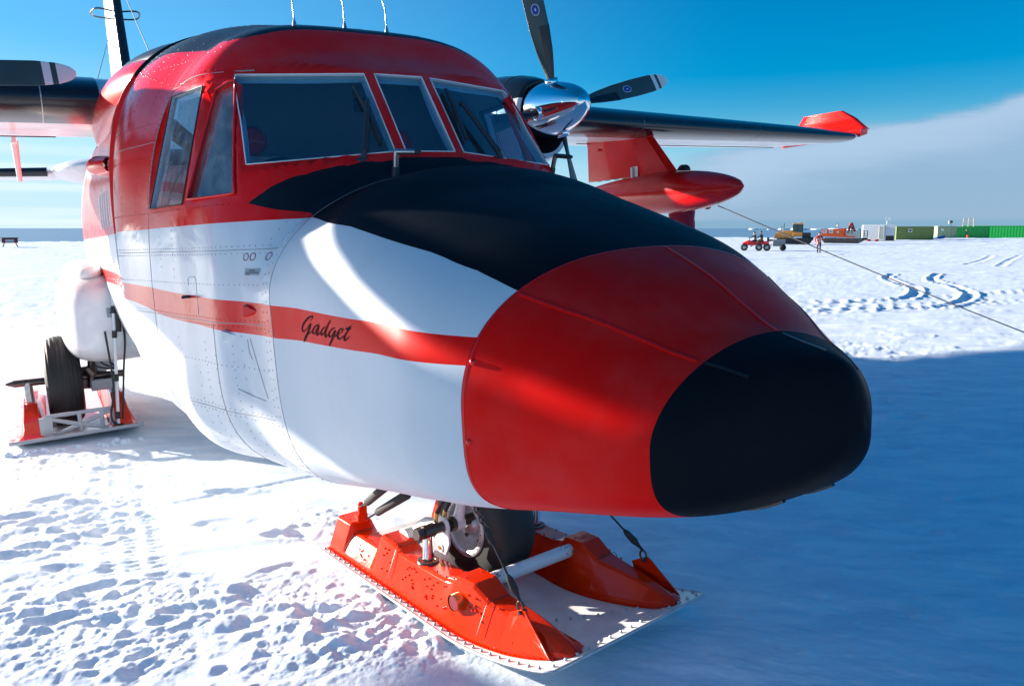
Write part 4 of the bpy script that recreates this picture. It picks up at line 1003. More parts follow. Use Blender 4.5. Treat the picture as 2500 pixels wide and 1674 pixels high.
    mb.tube([pt(0), pt(.05), pt(.08)], [.006, .008, .012], n=8); mb.tube([pt(.08), pt(.11), pt(.20), pt(.23)], [.012, .017, .014, .008], n=10)
    mb.tube([pt(.50), pt(.53), pt(.60), pt(.64)], [.007, .013, .014, .010], n=10)
    NSp(mb, 'restraint_cable', [M_rope], NS)
    mb = MB()
    for j, f in enumerate(np.arange(.63, 1.0, .045)):
        q = pt(f); d = L.normalized(); sdir = d.cross(Vector((0, 1, 0) if j % 2 else (1, 0, 0))).normalized()
        ring = [q+d*(.020*math.cos(t))+sdir*(.011*math.sin(t)) for t in np.linspace(0, 2*math.pi, 10)]; mb.tube(ring, .0042, n=5)
    NSp(mb, 'chain', [M_strut], NS)
    # sleeve tube through the front hump, rear bungee bracket
    mb = MB(); b = hplate(1.17)+.006+.125
    mb.tube([(1.165, sg*.452, b), (1.165, sg*.40, b)], .037, n=20, caps=False); mb.lathe([(0, .001), (0, .033)], (1.165, sg*.448, b), 'Y', 18, mi=1)
    NSp(mb, 'tube_end_ring', [M_brass, M_mark], NS)
    # post and axle
    hb = hplate(.8)+.17
    mb = MB(); mb.lathe([(hb-.012, .052), (hb+.006, .052), (hb+.006, .040), (hb-.005, .036)], (.815, sg*.34, 0), 'Z', 24); NSp(mb, 'post_collar', [M_strut], NS)
    mb = MB(); mb.tube([(.815, sg*.34, hb-.01), (.815, sg*.34, .335)], .027, n=24); NSp(mb, 'lift_post', [M_chrome], NS)
mb = MB(); b = hplate(1.17)+.006+.165
mb.tube([(1.165, -.30, b), (1.165, .30, b)], .032, n=24); NSp(mb, 'front_cross_tube', [mat('chipped_white_tube', (.74, .75, .77), .35, vary=.05)], NS)
mb = MB(); rs = random.Random(5)
for k in range(70):
    t = rs.choice((-1, 1))*(.245-abs(rs.gauss(0, .028))); an = rs.uniform(-.2, 2.4); r = rs.uniform(.0012, .004)
    c = Vector((1.165+.0325*math.cos(an), t, b+.0325*math.sin(an))); nn = Vector((math.cos(an), 0, math.sin(an))); mb.tube([c-nn*.001, c+nn*.0006], r, n=5)
NSp(mb, 'paint_chips', [M_strut], NS)
mb = MB(); mb.tube([(.535, -.30, .20), (.535, .30, .20)], .048, n=24); mb.tube([(.535, -.22, .20), (.60, -.20, .26), (.80, -.20, .315)], [.05, .045, .03], n=14); mb.tube([(.535, .22, .20), (.60, .20, .26), (.80, .20, .315)], [.05, .045, .03], n=14)
NSp(mb, 'rear_cross_tube', [M_white], NS)
mb = MB()
mb.tube([(.815, -.375, .335), (.815, .375, .335)], .027, n=20)
for sg in (-1, 1):
    mb.tube([(.815, sg*.372, .335), (.815, sg*.405, .335)], .031, n=6, smooth=False)
    mb.tube([(.815, sg*.31, .335), (.815, sg*.37, .335)], .0335, n=20); mb.tube([(.815, sg*.19, .335), (.815, sg*.215, .335)], .036, n=20)
AX = NSp(mb, 'nose_axle', [M_strut], NS)
for sg in (-1, 1):
    mb = MB(); y0 = sg*.245
    out = [(.815+.05*math.cos(t), y0, .335+.05*math.sin(t)) for t in np.linspace(math.radians(-20), math.radians(200), 12)]+[(.745, y0, .25), (.78, y0, .20), (.84, y0, .20), (.868, y0, .26)]
    mb.poly(out, .012, (0, sg, 0)); mb.tube([(.80, y0-.004, .228), (.80, y0+sg*.022, .228)], .012, n=6, mi=1); mb.tube([(.80, y0-.004, .228), (.80, y0+sg*.018, .228)], .022, n=14)
    NSp(mb, 'axle_lug', [M_white, M_brass], NS, bevel=.003)
wcn = (.815, 0, .300)
mb = MB(); mb.lathe(tyre(.295, .245, .150, 0), wcn, 'Y', 80); NW = NSp(mb, 'nose_wheel', [M_rub])
NSpw = lambda mb, nm, m, **k: mb.build(nm, m, NW, **k)
mb = MB()
for sg in (-1, 1):
    mb.lathe([(sg*.10, .150), (sg*.127, .150), (sg*.130, .146), (sg*.130, .122), (sg*.095, .112), (sg*.06, .07), (sg*.075, .045), (sg*.10, .04), (sg*.10, .001)], wcn, 'Y', 48)
    for k in range(5):
        t = 2*math.pi*k/5+.3; mb.lathe([(sg*.0745, .011), (sg*.080, .010), (sg*.080, .001)], (wcn[0]+.088*math.cos(t), 0, wcn[2]+.088*math.sin(t)), 'Y', 10, mi=1)
    for k in range(20):
        t = 2*math.pi*k/20; mb.lathe([(sg*.130, .0035), (sg*.1325, .002)], (wcn[0]+.135*math.cos(t), 0, wcn[2]+.135*math.sin(t)), 'Y', 6, mi=1)
NSpw(mb, 'rim', [M_alu, M_strut])
mb = MB(); mb.poly([(.845, -.0985, .385), (.905, -.0985, .365), (.885, -.0985, .415), (.85, -.0985, .425)], -.001, (0, 1, 0)); NSpw(mb, 'rim_label', [M_mark])
mb = MB()
for k in range(9):
    c = Vector((.86+.016*k, -.118, .045+.003*k+.0009*k*k)); mb.box(c, (.007, .004, .016))
NSpw(mb, 'sidewall_lettering', [mat('sidewall_grey', (.09, .09, .08), .6)])
# fork, leg, hydraulic lines, drag strut with red bracket
mb = MB()
for sg in (-1, 1):
    mb.tube([(.815, sg*.165, .335), (.84, sg*.165, .42), (.86, sg*.155, .55), (.86, sg*.10, .70)], [.032, .024, .026, .034], n=12)
    mb.tube([(.815, sg*.145, .335), (.815, sg*.188, .335)], .040, n=18)
mb.tube([(.86, 0, .66), (.80, 0, 1.05)], .055, n=18)
LEG = NSp(mb, 'nose_gear_leg', [M_white])
for k in (0, 1):
    mb = MB(); p0 = Vector((.80, -.285+.05*k, .362)); mb.tube([p0, p0+Vector((.006, .004, .05))], .011, n=8, mi=1)
    mb.tube(hermite([p0+Vector((.006, .004, .045)), p0+Vector((.05, .02, .13)), p0+Vector((.10, .07, .24)), p0+Vector((.12, .12, .42))], 6), .011, n=8)
    mb.build('hydraulic_line', [M_hose, M_brass], LEG)
mb = MB(); mb.tube([(.02, .12, .21), (.52, .12, .50)], .034, n=18); mb.tube([(.50, .12, .488), (.62, .12, .56)], .040, n=18)
mb.build('drag_strut', [M_white], LEG)
mb = MB(); mb.box((.62, .07, .50), (.10, .012, .20), M=Matrix.Rotation(-.25, 3, 'Y')); mb.box((.67, .12, .52), (.012, .12, .20)); mb.tube([(.60, .060, .53), (.60, .078, .53)], .01, n=8, mi=1); mb.tube([(.64, .060, .55), (.64, .078, .55)], .01, n=8, mi=1)
mb.build('strut_bracket', [M_red, M_brass], LEG)
mb = MB(); hb = hplate(.1)+.17
mb.box((.155, -.33, hb+.015), (.045, .06, .05)); mb.box((.17, -.33, hb+.06), (.02, .05, .05)); mb.lathe([(0, .018), (.015, .012)], (.155, -.33, hb+.085), 'Z', 8)
NSp(mb, 'shock_cord_bracket', [M_orange], NS, bevel=.005)
for k in (0, 1):
    a = Vector((.16+.04*k, -.335+.02*k, hb+.07-.05*k)); b = Vector((.60+.09*k, -.38+.07*k, .545-.04*k)) ; L = b-a; mb = MB()
    pt = lambda f: a+L*f
    u = L.cross(Vector((0, 0, 1))).normalized()*.010
    mb.tube([a+u, pt(.24)+u], .0035, n=6); mb.tube([a-u, pt(.24)-u], .0035, n=6)
    mb.tube([pt(.20), pt(.22), pt(.80), pt(.83)], [.010, .021, .024, .012], n=14)
    mb.tube([pt(.82), pt(1.35)], .006, n=6)
    mb.build('shock_cord', [M_rope], LEG)
# ------------------------------------------------------------------ snow, sea, icebergs
def base_h(r):
    t = np.clip((r-15)/50, 0, 1); return -.32*t*t*(3-2*t)
_tab = rng.random((4, 256, 256))
def vnoise(x, y, k=0):
    xi = np.floor(x).astype(int); yi = np.floor(y).astype(int); fx = x-xi; fy = y-yi
    fx = fx*fx*fx*(fx*(fx*6-15)+10); fy = fy*fy*fy*(fy*(fy*6-15)+10); T = _tab[k % 4]
    a = T[xi & 255, yi & 255]; b = T[(xi+1) & 255, yi & 255]; c = T[xi & 255, (yi+1) & 255]; d = T[(xi+1) & 255, (yi+1) & 255]
    return (a*(1-fx)+b*fx)*(1-fy)+(c*(1-fx)+d*fx)*fy-.5
def fbm(x, y, o=4, k=0, g=.5):
    s = 0; a = 1
    for i in range(o): s = s+a*vnoise(x*2**i+17.3*i, y*2**i-9.1*i, k+i); a *= g
    return s
def sstep(a, b, x): t = np.clip((x-a)/(b-a), 0, 1); return t*t*(3-2*t)
# near field height map
HX0, HX1, HY0, HY1, HR = -7.0, 7.5, 1.4, 13.0, .012
nx, ny = int((HX1-HX0)/HR), int((HY1-HY0)/HR)
gx, gy = np.meshgrid(HX0+np.arange(nx)*HR, HY0+np.arange(ny)*HR, indexing='ij')
hm = np.zeros((nx, ny))
def window(cx, cy, R):
    i0, i1 = max(0, int((cx-R-HX0)/HR)), min(nx, int((cx+R-HX0)/HR)+2); j0, j1 = max(0, int((cy-R-HY0)/HR)), min(ny, int((cy+R-HY0)/HR)+2)
    return slice(i0, i1), slice(j0, j1)
def stamp(cx, cy, rx, ry, ang, h, rim=0., p=2.):
    R = max(rx, ry)*(1.9 if rim else 1.15); W_ = window(cx, cy, R)
    dx, dy = gx[W_]-cx, gy[W_]-cy; c, s = math.cos(ang), math.sin(ang); u = (dx*c+dy*s)/rx; v = (-dx*s+dy*c)/ry; q = np.sqrt(u*u+v*v)
    add = h*np.clip(1-q**p, 0, 1)
    if rim: add = add+rim*np.exp(-((q-1.15)/.25)**2)
    hm[W_] += add
def clod(cx, cy, r, h):
    W_ = window(cx, cy, r*1.2); dx, dy = gx[W_]-cx, gy[W_]-cy; a = np.arctan2(dy, dx); k = rng.random(3)*6.28
    rr = r*(1+.25*np.sin(3*a+k[0])+.15*np.sin(5*a+k[1])); q = np.sqrt(dx*dx+dy*dy)/rr
    hm[W_] = np.maximum(hm[W_], hm[W_]*.5+h*np.sqrt(np.clip(1-q*q, 0, 1)))
def foot(x, y, ang, d=.045):
    L, Wd = .15*rng.uniform(.9, 1.1), .058
    stamp(x, y, L, Wd, ang, -d, d*.55, 6)
    stamp(x-math.cos(ang)*.08, y-math.sin(ang)*.08, .05, .045, ang, -d*.4, 0, 4)
    for _ in range(7):
        t = rng.uniform(0, 6.28); clod(x+math.cos(t)*.17, y+math.sin(t)*.11, rng.uniform(.008, .03), rng.uniform(.006, .022))
def groove(pts, wd, d, rim=0.):
    P = np.array(hermite(pts, 30)); xm, ym = P.min(0)-wd*4; xM, yM = P.max(0)+wd*4
    i0, i1 = max(0, int((xm-HX0)/HR)), min(nx, int((xM-HX0)/HR)+2); j0, j1 = max(0, int((ym-HY0)/HR)), min(ny, int((yM-HY0)/HR)+2)
    if i1 <= i0 or j1 <= j0: return
    W_ = (slice(i0, i1), slice(j0, j1)); X_, Y_ = gx[W_], gy[W_]; D = np.full(X_.shape, 1e9)
    for q in P: D = np.minimum(D, (X_-q[0])**2+(Y_-q[1])**2)
    D = np.sqrt(D); hm[W_] += -d*np.exp(-(D/wd)**2)+rim*np.exp(-((D-wd*1.8)/(wd*.6))**2)
# trampled fields of feet and clods
for cx, cy, sx_, sy_, nf, nc in ((-1.15, 3.2, .55, .28, 20, 420), (-.55, 3.15, .25, .18, 4, 260), (-2.7, 4.5, .35, .5, 14, 120), (-2.1, 3.15, .35, .25, 8, 120), (-4.2, 6.6, .9, 1.0, 16, 160), (-1.2, 4.35, .35, .2, 3, 60), (-5.2, 9.5, 1.2, 1.4, 16, 120), (4.0, 11.4, 1.8, .8, 12, 120), (5.3, 9.8, .8, 1.2, 8, 60)):
    for _ in range(int(nf*.6)): foot(rng.normal(cx, sx_), rng.normal(cy, sy_), rng.uniform(-.6, .9)+(rng.random() < .5)*math.pi, rng.uniform(.02, .05))
    for _ in range(int(nc*.8)):
        r = rng.lognormal(-4.35, .6); clod(rng.normal(cx, sx_), rng.normal(cy, sy_), min(r, .055), min(r, .05)*rng.uniform(.7, 1.4))
for x, y in ((-3.02, 4.44), (-2.83, 4.35), (-2.63, 4.02), (-2.31, 3.73), (-2.44, 4.13), (-1.9, 4.88), (-1.77, 4.35), (-1.3, 4.16), (-2.04, 3.21), (-1.8, 3.17), (-2.99, 4.73), (-2.72, 4.65)): foot(x, y, rng.uniform(-.3, .7), .04)
for _ in range(520):
    r = rng.lognormal(-4.5, .5); a, b = rng.uniform(-6, 6.8), rng.uniform(2.4, 12.5)
    if not (a > .1 and b < 7): clod(a, b, min(r, .035), min(r, .03)*.6)
for _ in range(90):
    r = rng.lognormal(-3.9, .4); clod(rng.uniform(.9, 6.5), rng.uniform(2.8, 9), min(r, .05), min(r, .05)*1.2)
for _ in range(14): foot(rng.uniform(1.2, 5), rng.uniform(4.5, 9), rng.uniform(-.5, .6), .05)
# tread print of a vehicle, plates and cracks in the crust
tp_ = np.array(hermite([(-3.05, 5.75), (-2.62, 4.88), (-2.25, 4.31), (-1.92, 3.72)], 40)); sl = 0.
for i in range(1, len(tp_)):
    d = tp_[i]-tp_[i-1]; L = np.linalg.norm(d); sl += L; d = d/L; nrm = np.array([-d[1], d[0]])
    if int(sl/.055) != int((sl-L)/.055):
        ang = math.atan2(nrm[1], nrm[0])
        for o in (-.15, -.03, .09): stamp(tp_[i][0]+nrm[0]*(o+rng.uniform(-.01, .01)), tp_[i][1]+nrm[1]*o, .062, .020, ang+rng.uniform(-.1, .1), -.022, .008, 3)
groove([(-2.16, 4.67), (-1.8, 4.92), (-1.46, 5.15), (-1.15, 5.3)], .02, .028, .012)
groove([(-2.75, 5.78), (-2.13, 5.51), (-1.5, 5.23)], .015, .010, .006)
groove([(-2.6, 3.64), (-2.21, 3.78), (-1.71, 3.99), (-1.05, 4.2)], .04, -.016, 0)
groove([(-1.97, 3.51), (-1.73, 3.64), (-1.57, 3.66)], .016, .022, .012); groove([(-1.57, 3.57), (-1.52, 3.4), (-1.45, 3.25)], .014, .025, .014)
groove([(-1.35, 4.22), (-1.2, 4.28), (-1.05, 4.30)], .03, .022, .01)
groove([(-.75, 2.95), (-.62, 3.05), (-.5, 3.22), (-.42, 3.35)], .02, .018, .014)
mask_flat = sstep(.25, 0, np.abs((gy-(4.55+.37*(gx+1.6)))))*sstep(-2.2, -2.0, gx)*sstep(-.9, -1.1, gx)
hm *= (1-.8*mask_flat)
kk = np.exp(-.5*(np.arange(-5, 6)/.75)**2); kk /= kk.sum()
hm = np.apply_along_axis(lambda q: np.convolve(q, kk, 'same'), 0, hm); hm = np.apply_along_axis(lambda q: np.convolve(q, kk, 'same'), 1, hm)
def hnear(x, y):
    u = (x-HX0)/HR; v = (y-HY0)/HR; ok = (u > 1) & (u < nx-3) & (v > 1) & (v < ny-3)
    ui, vi = np.clip(u.astype(int), 0, nx-2), np.clip(v.astype(int), 0, ny-2); fu, fv = u-ui, v-vi
    z = (hm[ui, vi]*(1-fu)+hm[ui+1, vi]*fu)*(1-fv)+(hm[ui, vi+1]*(1-fu)+hm[ui+1, vi+1]*fu)*fv
    return np.where(ok, z, 0)
def track(x, y, pts, wd, d, rim, bump_=0):
    P = np.array(hermite(pts, 24)); z = np.zeros_like(x); lo, hi = P.min(0)-1.5, P.max(0)+1.5
    m = (x > lo[0]) & (x < hi[0]) & (y > lo[1]) & (y < hi[1])
    if not m.any(): return z
    X_, Y_ = x[m], y[m]; D = np.full(X_.shape, 1e9)
    for a, b in zip(P[:-1], P[1:]):
        ab = b-a; t = np.clip(((X_-a[0])*ab[0]+(Y_-a[1])*ab[1])/(ab@ab+1e-9), 0, 1); D = np.minimum(D, (X_-a[0]-t*ab[0])**2+(Y_-a[1]-t*ab[1])**2)
    D = np.sqrt(D); q = -d*np.exp(-(D/wd)**4)+rim*np.exp(-((D-wd*1.5)/(wd*.5))**2)*(1+1.2*fbm(X_*4, Y_*4, 3, 1))
    if bump_: q = q+bump_*np.exp(-(D/wd)**4)*np.sin((X_*.9+Y_*.4)*18)
    z[m] = q; return z
TR0 = [([(15.58, 31.05), (14.05, 28.44), (12.7, 24.72), (12.15, 22.79), (10.43, 19.73), (9.03, 18.5), (7.69, 17.93)], .22, .13, .09),
      ([(17.56, 31.3), (15.07, 27.21), (13.91, 23.82), (12.43, 20.48), (10.43, 17.79), (9.12, 16.8), (6.53, 16.24)], .22, .13, .09),
      ([(5.5, 17.6), (7.28, 18.13), (9.84, 19.1), (14.75, 21.8), (22, 26)], .16, .06, .05), ([(4.5, 15.3), (6.49, 15.91), (9.22, 16.98), (12.62, 18.62), (22, 23)], .16, .07, .05),
      ([(3, 15.9), (6.4, 16.8), (9.5, 17.7), (12, 19)], .13, .04, .05), ([(25.3, 42.3), (31, 50), (36.7, 58.3)], .3, .09, .05), ([(25.4, 39.6), (32, 49), (38.9, 58.3)], .3, .09, .05), ([(24, 56.5), (29.3, 65.7)], .3, .08, .04),
      ([(10.5, 44), (26, 58), (60, 88)], .5, .10, .06), ([(-16, 16.5), (-11.9, 17.33), (-9.6, 17.75), (-4, 18.6)], .16, .05, .03), ([(-16, 14.2), (-10.33, 15.2), (-9.0, 15.8), (-4, 16.4)], .16, .05, .03), ([(-30, 34), (-18, 36), (-5, 38)], .3, .05, .04), ([(-30, 24), (-15, 25.2), (-4, 26)], .2, .04, .03)]
TR = [(a, b*.6, c*.17, d*.30) for a, b, c, d in TR0]
TRM = ((-1.15, 3.2, .65, .35), (-.5, 3.15, .35, .25), (-2.7, 4.5, .45, .7), (-2.1, 3.2, .5, .3), (-4.2, 6.6, .9, .9), (-5.2, 9.5, 1.2, 1.3), (4.0, 11.4, 1.8, .8), (-1.15, 4.4, .3, .2), (-3.3, 5.6, .5, .6))
def height(x, y):
    r = np.hypot(x, y); z = base_h(r)
    z = z+.020*fbm(x*.35, y*.35, 3, 0)*sstep(1, 6, r)*(1+.8*sstep(20, 120, r))
    u, v = x*.945-y*.328, x*.328+y*.945                 # wind-packed ridges
    z = z+.010*fbm(u*.7, v*2.2, 3, 1)+.022*fbm(u*2.2, v*6, 5, 3, .6)*sstep(-.1, .9, x)*sstep(14, 9, r)+.0012*fbm(x*6, y*6, 3, 2)*(.35+sstep(-1.2, .5, -x))
    far = sstep(10, 16, r); z = z+far*.028*np.maximum(0, fbm(u*.45, v*1.3, 4, 3)-.12)*(1+r/50)+far*.007*fbm(x*3, y*3, 3, 2)
    rg = np.maximum(0, fbm(x*2.2, y*2.2, 4, 1, .6)-.10); z = z+.018*rg*sstep(8, 12, r)*sstep(60, 25, r)
    tm = sum(np.exp(-(((x-a)/(b2*1.3))**2+((y-b)/(c2*1.3))**2)) for a, b, b2, c2 in TRM)
    tm = np.minimum(tm, 1)*sstep(-.25, .15, fbm(x*2.5, y*2.5, 3, 2)+.1)
    z = z+tm*(.016*np.abs(fbm(x*6.5, y*6.5, 5, 0, .62))+.006*fbm(x*22, y*22, 3, 1, .6))
    z = z+hnear(x, y)*.34
    for pts, wd, d, rim in TR: z = z+track(x, y, pts, wd, d, rim, .012 if pts[0][0] < -10 and pts[0][1] < 20 else 0)
    # drifts by the containers
    z = z+.35*np.exp(-(((x-98)/16)**2+((y-141)/5)**2))+.25*np.exp(-(((x-84)/5)**2+((y-146)/4)**2))
    return z
def redge(a): return np.interp(a, [-1.2, -.6, -.55, .1, .25, .6, 1.2], [135, 137, 139, 170, 192, 205, 220])
fine = np.linspace(-.66, .66, 800); coarse = np.concatenate([np.linspace(.68, 2*math.pi-.68, 60)])
ang = np.concatenate([fine, coarse]); NA = len(ang)
inv = np.concatenate([[4., 2., 1.2, .8, .6], np.linspace(.46, .03, 560), np.linspace(.029, .0055, 150)]); rad = 1/inv; NR = len(rad)
aa, rr_ = np.meshgrid(ang, rad); lim = redge(np.where(aa > math.pi, aa-2*math.pi, aa)); rr_ = np.minimum(rr_, lim)
sxx, syy = rr_*np.sin(aa), rr_*np.cos(aa); szz = height(sxx, syy)
V = np.stack([sxx, syy, szz], -1).reshape(-1, 3)
idx = np.arange(NR*NA).reshape(NR, NA); a_ = idx[:-1, :]; b_ = np.roll(idx, -1, 1)[:-1, :]; c_ = np.roll(idx, -1, 1)[1:, :]; d_ = idx[1:, :]
F_ = np.stack([a_, d_, c_, b_], -1).reshape(-1, 4)
# cliff down to the water and a centre cap
last = idx[-1]; cl = V[last].copy(); cl[:, 2] = -14; cl[:, :2] *= 1.002; n0 = len(V); V = np.vstack([V, cl, [[0, 0, float(height(np.array([0.]), np.array([0.]))[0])]]])
k = np.arange(NA); F_ = np.vstack([F_, np.stack([last[k], n0+k, n0+(k+1) % NA, last[(k+1) % NA]], -1)])
F2 = np.stack([np.full(NA, len(V)-1), idx[0], np.roll(idx[0], -1), np.roll(idx[0], -1)], -1)[:, :3]
me = bpy.data.meshes.new('snow_ground'); nv = len(V); nf4, nf3 = len(F_), len(F2)
me.vertices.add(nv); me.vertices.foreach_set('co', V.ravel()); me.loops.add(nf4*4+nf3*3); me.loops.foreach_set('vertex_index', np.concatenate([F_.ravel(), F2.ravel()]).astype(np.int32))
me.polygons.add(nf4+nf3); me.polygons.foreach_set('loop_start', np.concatenate([np.arange(nf4)*4, nf4*4+np.arange(nf3)*3]).astype(np.int32)); me.polygons.foreach_set('loop_total', np.concatenate([np.full(nf4, 4), np.full(nf3, 3)]).astype(np.int32))
me.update(calc_edges=True); me.validate(); me.polygons.foreach_set('use_smooth', [True]*len(me.polygons))
def snowmat():
    m = bpy.data.materials.new('snow'); m.use_nodes = True; t = m.node_tree; b = t.nodes['Principled BSDF']
    b.inputs['Roughness'].default_value = .75; b.inputs['Specular IOR Level'].default_value = .25
    g = N(t, 'ShaderNodeNewGeometry')
    mp = N(t, 'ShaderNodeMapping'); mp.inputs['Rotation'].default_value = (0, 0, .33); mp.inputs['Scale'].default_value = (.9, 2.6, 1); lk(t, g.outputs['Position'], mp.inputs[0])
    n = N(t, 'ShaderNodeTexNoise'); n.inputs['Scale'].default_value = 1.6; n.inputs['Detail'].default_value = 12; n.inputs['Roughness'].default_value = .68; n.inputs['Distortion'].default_value = .8; lk(t, mp.outputs[0], n.inputs[0])
    lk(t, mixc(t, rng_(t, n.outputs[0], .35, .65), (.66, .76, .86), (.87, .92, .97)), b.inputs['Base Color'])
    n1 = N(t, 'ShaderNodeTexNoise'); n1.inputs['Scale'].default_value = 70; n1.inputs['Detail'].default_value = 7; n1.inputs['Roughness'].default_value = .6; lk(t, g.outputs['Position'], n1.inputs[0])
    n2 = N(t, 'ShaderNodeTexNoise'); n2.inputs['Scale'].default_value = 7; n2.inputs['Detail'].default_value = 6; n2.inputs['Roughness'].default_value = .62; lk(t, g.outputs['Position'], n2.inputs[0])
    n3 = N(t, 'ShaderNodeTexNoise'); n3.inputs['Scale'].default_value = .7; n3.inputs['Detail'].default_value = 3; lk(t, g.outputs['Position'], n3.inputs[0])
    mk = rng_(t, n3.outputs[0], .40, .62, .15, 1.0)
    h = mth(t, 'MULTIPLY', mth(t, 'MULTIPLY_ADD', n1.outputs[0], .55, mth(t, 'MULTIPLY', n2.outputs[0], .7)), mk)
    bp = N(t, 'ShaderNodeBump'); bp.inputs['Distance'].default_value = .0036; bp.inputs['Strength'].default_value = .8; lk(t, h, bp.inputs['Height']); lk(t, bp.outputs[0], b.inputs['Normal'])
    b.inputs['Subsurface Weight'].default_value = 0.0
    return m
SNOW = snowmat(); me.materials.append(SNOW)
go = bpy.data.objects.new('snow_ground', me); C.objects.link(go); tag(go, kind='structure')
mb = MB(); mb.add([(-60000, -3000, 0), (60000, -3000, 0), (60000, 70000, 0), (-60000, 70000, 0)], [(0, 1, 2, 3)], 0, False)
sea = mb.build('sea', [mat('sea_water', (.15, .30, .44), .6, spec=.2)], loc=(0, 0, -13)); tag(sea, kind='structure')
M_ice = mat('iceberg_ice', (.62, .70, .76), .6)
bl = [(-18, 9), (-3, 6), (12, 8), (17.5, 7.5), (18.6, 7), (19.6, 8), (20.6, 6.5), (21.8, 7.5), (23.0, 9), (24.2, 7), (25.3, 6), (27.0, 8), (28.4, 7), (29.8, 7), (31.2, 9), (32.6, 8)]
for i, (azd, km) in enumerate(bl):
    a = math.radians(azd); L = rng.uniform(60, 190)*km/8; H_ = rng.uniform(10, 22)*km/8; mb = MB(); k = 14
    bs = [(L*.5*math.cos(t)*rng.uniform(.8, 1.1), L*.28*math.sin(t), 0) for t in np.linspace(0, 2*math.pi, k, endpoint=False)]
    tp2 = [(x*rng.uniform(.7, .95), y*.9, H_*rng.uniform(.55, 1)) for x, y, _ in bs]; mb.loft([bs, tp2], 0, smooth=False)
    o = mb.build('iceberg', [M_ice], loc=(math.sin(a)*km*1000, math.cos(a)*km*1000, -13)); o.rotation_euler[2] = -a
    tag(o, 'small white iceberg on the far horizon beyond the ice edge', 'iceberg', 'icebergs scattered along the far horizon')
# snow lumps thrown up in front of the main ski
P0 = ac2w((-.98, -1.48, -2.66)); mb = MB()
ddx = ac2w((-.98, -.5, -2.66))-P0
for i in range(26):
    t = rng.uniform(-.45, .45); q = P0+ddx*t+np.array([rng.uniform(-.05, .1), rng.uniform(-.1, .05), 0]); r = rng.uniform(.012, .04); q[2] = float(height(np.array([q[0]]), np.array([q[1]]))[0])
    mb.lathe([(-r*.5, r*.6), (0, r), (r*.5, r*.75), (r*.8, r*.2), (r*.82, .0)], q, 'Z', 9)
o = mb.build('snow_lumps', [SNOW]); tag(o, kind='stuff')

# ------------------------------------------------------------------ far vehicles, containers, people
def gz(x, y): return float(height(np.array([float(x)]), np.array([float(y)]))[0])
def place(px_x, D, az_face=0.): return Vector((px_x, D, gz(px_x, D)))
M_or = mat('orange_machine_paint', (.92, .34, .05), .4, vary=.15); M_orr = mat('orange_red_cab_paint', (.85, .10, .01), .4, vary=.1)
M_glassd = mat('dark_cab_glass', (.02, .04, .045), .08); M_glassg = mat('green_cab_glass', (.03, .08, .075), .1)
M_dk = mat('dark_machine_steel', (.02, .022, .025), .6); M_olive = mat('olive_container_paint', (.15, .21, .05), .55, vary=.12); M_green = mat('green_container_paint', (.01, .38, .06), .5, vary=.1)
M_pale = mat('pale_green_container_paint', (.28, .36, .20), .55, vary=.12); M_wood = mat('pale_timber', (.45, .38, .22), .7); M_cab = mat('white_cabin', (.72, .74, .72), .5, vary=.08)
def Ry(a): return Matrix.Rotation(a, 4, 'Z')
# tractor: local x to the right of the photo, y away
def axis_ang(x, D): return -math.atan2(x, D)
T = empty('crawler_tractor', place(36.0, 98.0), axis_ang(36, 98)); tag(T, 'orange crawler tractor with green-glazed cab and dark front blade', 'tractor')
def PT(mb, nm, m, root, **k): return mb.build(nm, m, root, **k)
mb = MB(); mb.loft([[(-2.3, -.55, .75), (-2.3, .55, .75), (-2.05, .55, 1.5), (-2.05, -.55, 1.5)], [(-1.0, -.6, .75), (-1.0, .6, .75), (-1.0, .6, 1.72), (-1.0, -.6, 1.72)]], smooth=False); mb.box((-.45, 0, 1.25), (1.1, 1.2, 1.0)); PT(mb, 'hood', [M_or], T, bevel=.05)
mb = MB(); mb.box((.55, 0, 1.28), (1.2, 1.3, .55)); mb.box((.55, 0, 2.6), (1.25, 1.25, .12)); PT(mb, 'cab', [M_or], T, bevel=.03)
mb = MB(); mb.box((.55, 0, 2.05), (1.16, 1.2, 1.0), taper=.92); PT(mb, 'cab_window', [M_glassg], T)
mb = MB()
for x in (-.03, .5, 1.13):
    for y in (-.6, .6): mb.box((x, y, 2.05), (.07, .05, 1.02))
PT(mb, 'cab_pillar', [M_dk], T)
mb = MB(); mb.box((1.6, 0, 1.15), (1.0, 1.4, .7)); mb.box((1.85, 0, .75), (1.2, 1.6, .4)); PT(mb, 'rear_deck', [M_dk], T)
mb = MB(); mb.tube([(-1.15, .1, 1.5), (-1.15, .1, 2.65)], .06, n=8); mb.tube([(-1.4, -.2, 1.5), (-1.4, -.2, 2.3)], .05, n=8); PT(mb, 'exhaust_stack', [M_dk], T)
mb = MB(); mb.box((-3.0, 0, .45), (.18, 3.0, .9)); mb.box((-2.55, -.8, .5), (.8, .12, .2)); mb.box((-2.55, .8, .5), (.8, .12, .2)); PT(mb, 'dozer_blade', [M_dk], T)
for y in (-1.0, 1.0):
    mb = MB(); out = [(-1.9, y-.25, .05), (-2.15, y-.25, .35), (-1.9, y-.25, .75), (1.8, y-.25, .85), (2.3, y-.25, .5), (2.0, y-.25, .05)]; mb.poly(out, .5, (0, 1, 0)); tr = PT(mb, 'crawler_track', [M_dk], T, bevel=.05)
    mb = MB()
    for x in (-1.65, -.9, -.2, .5, 1.2, 1.85): mb.lathe([(0, .26), (.05, .26), (.06, .001)], (x, y-.27 if y < 0 else y+.22, .38), 'Y', 14)
    PT(mb, 'road_wheels', [mat('track_wheel_orange', (.25, .09, .04), .6)], tr)
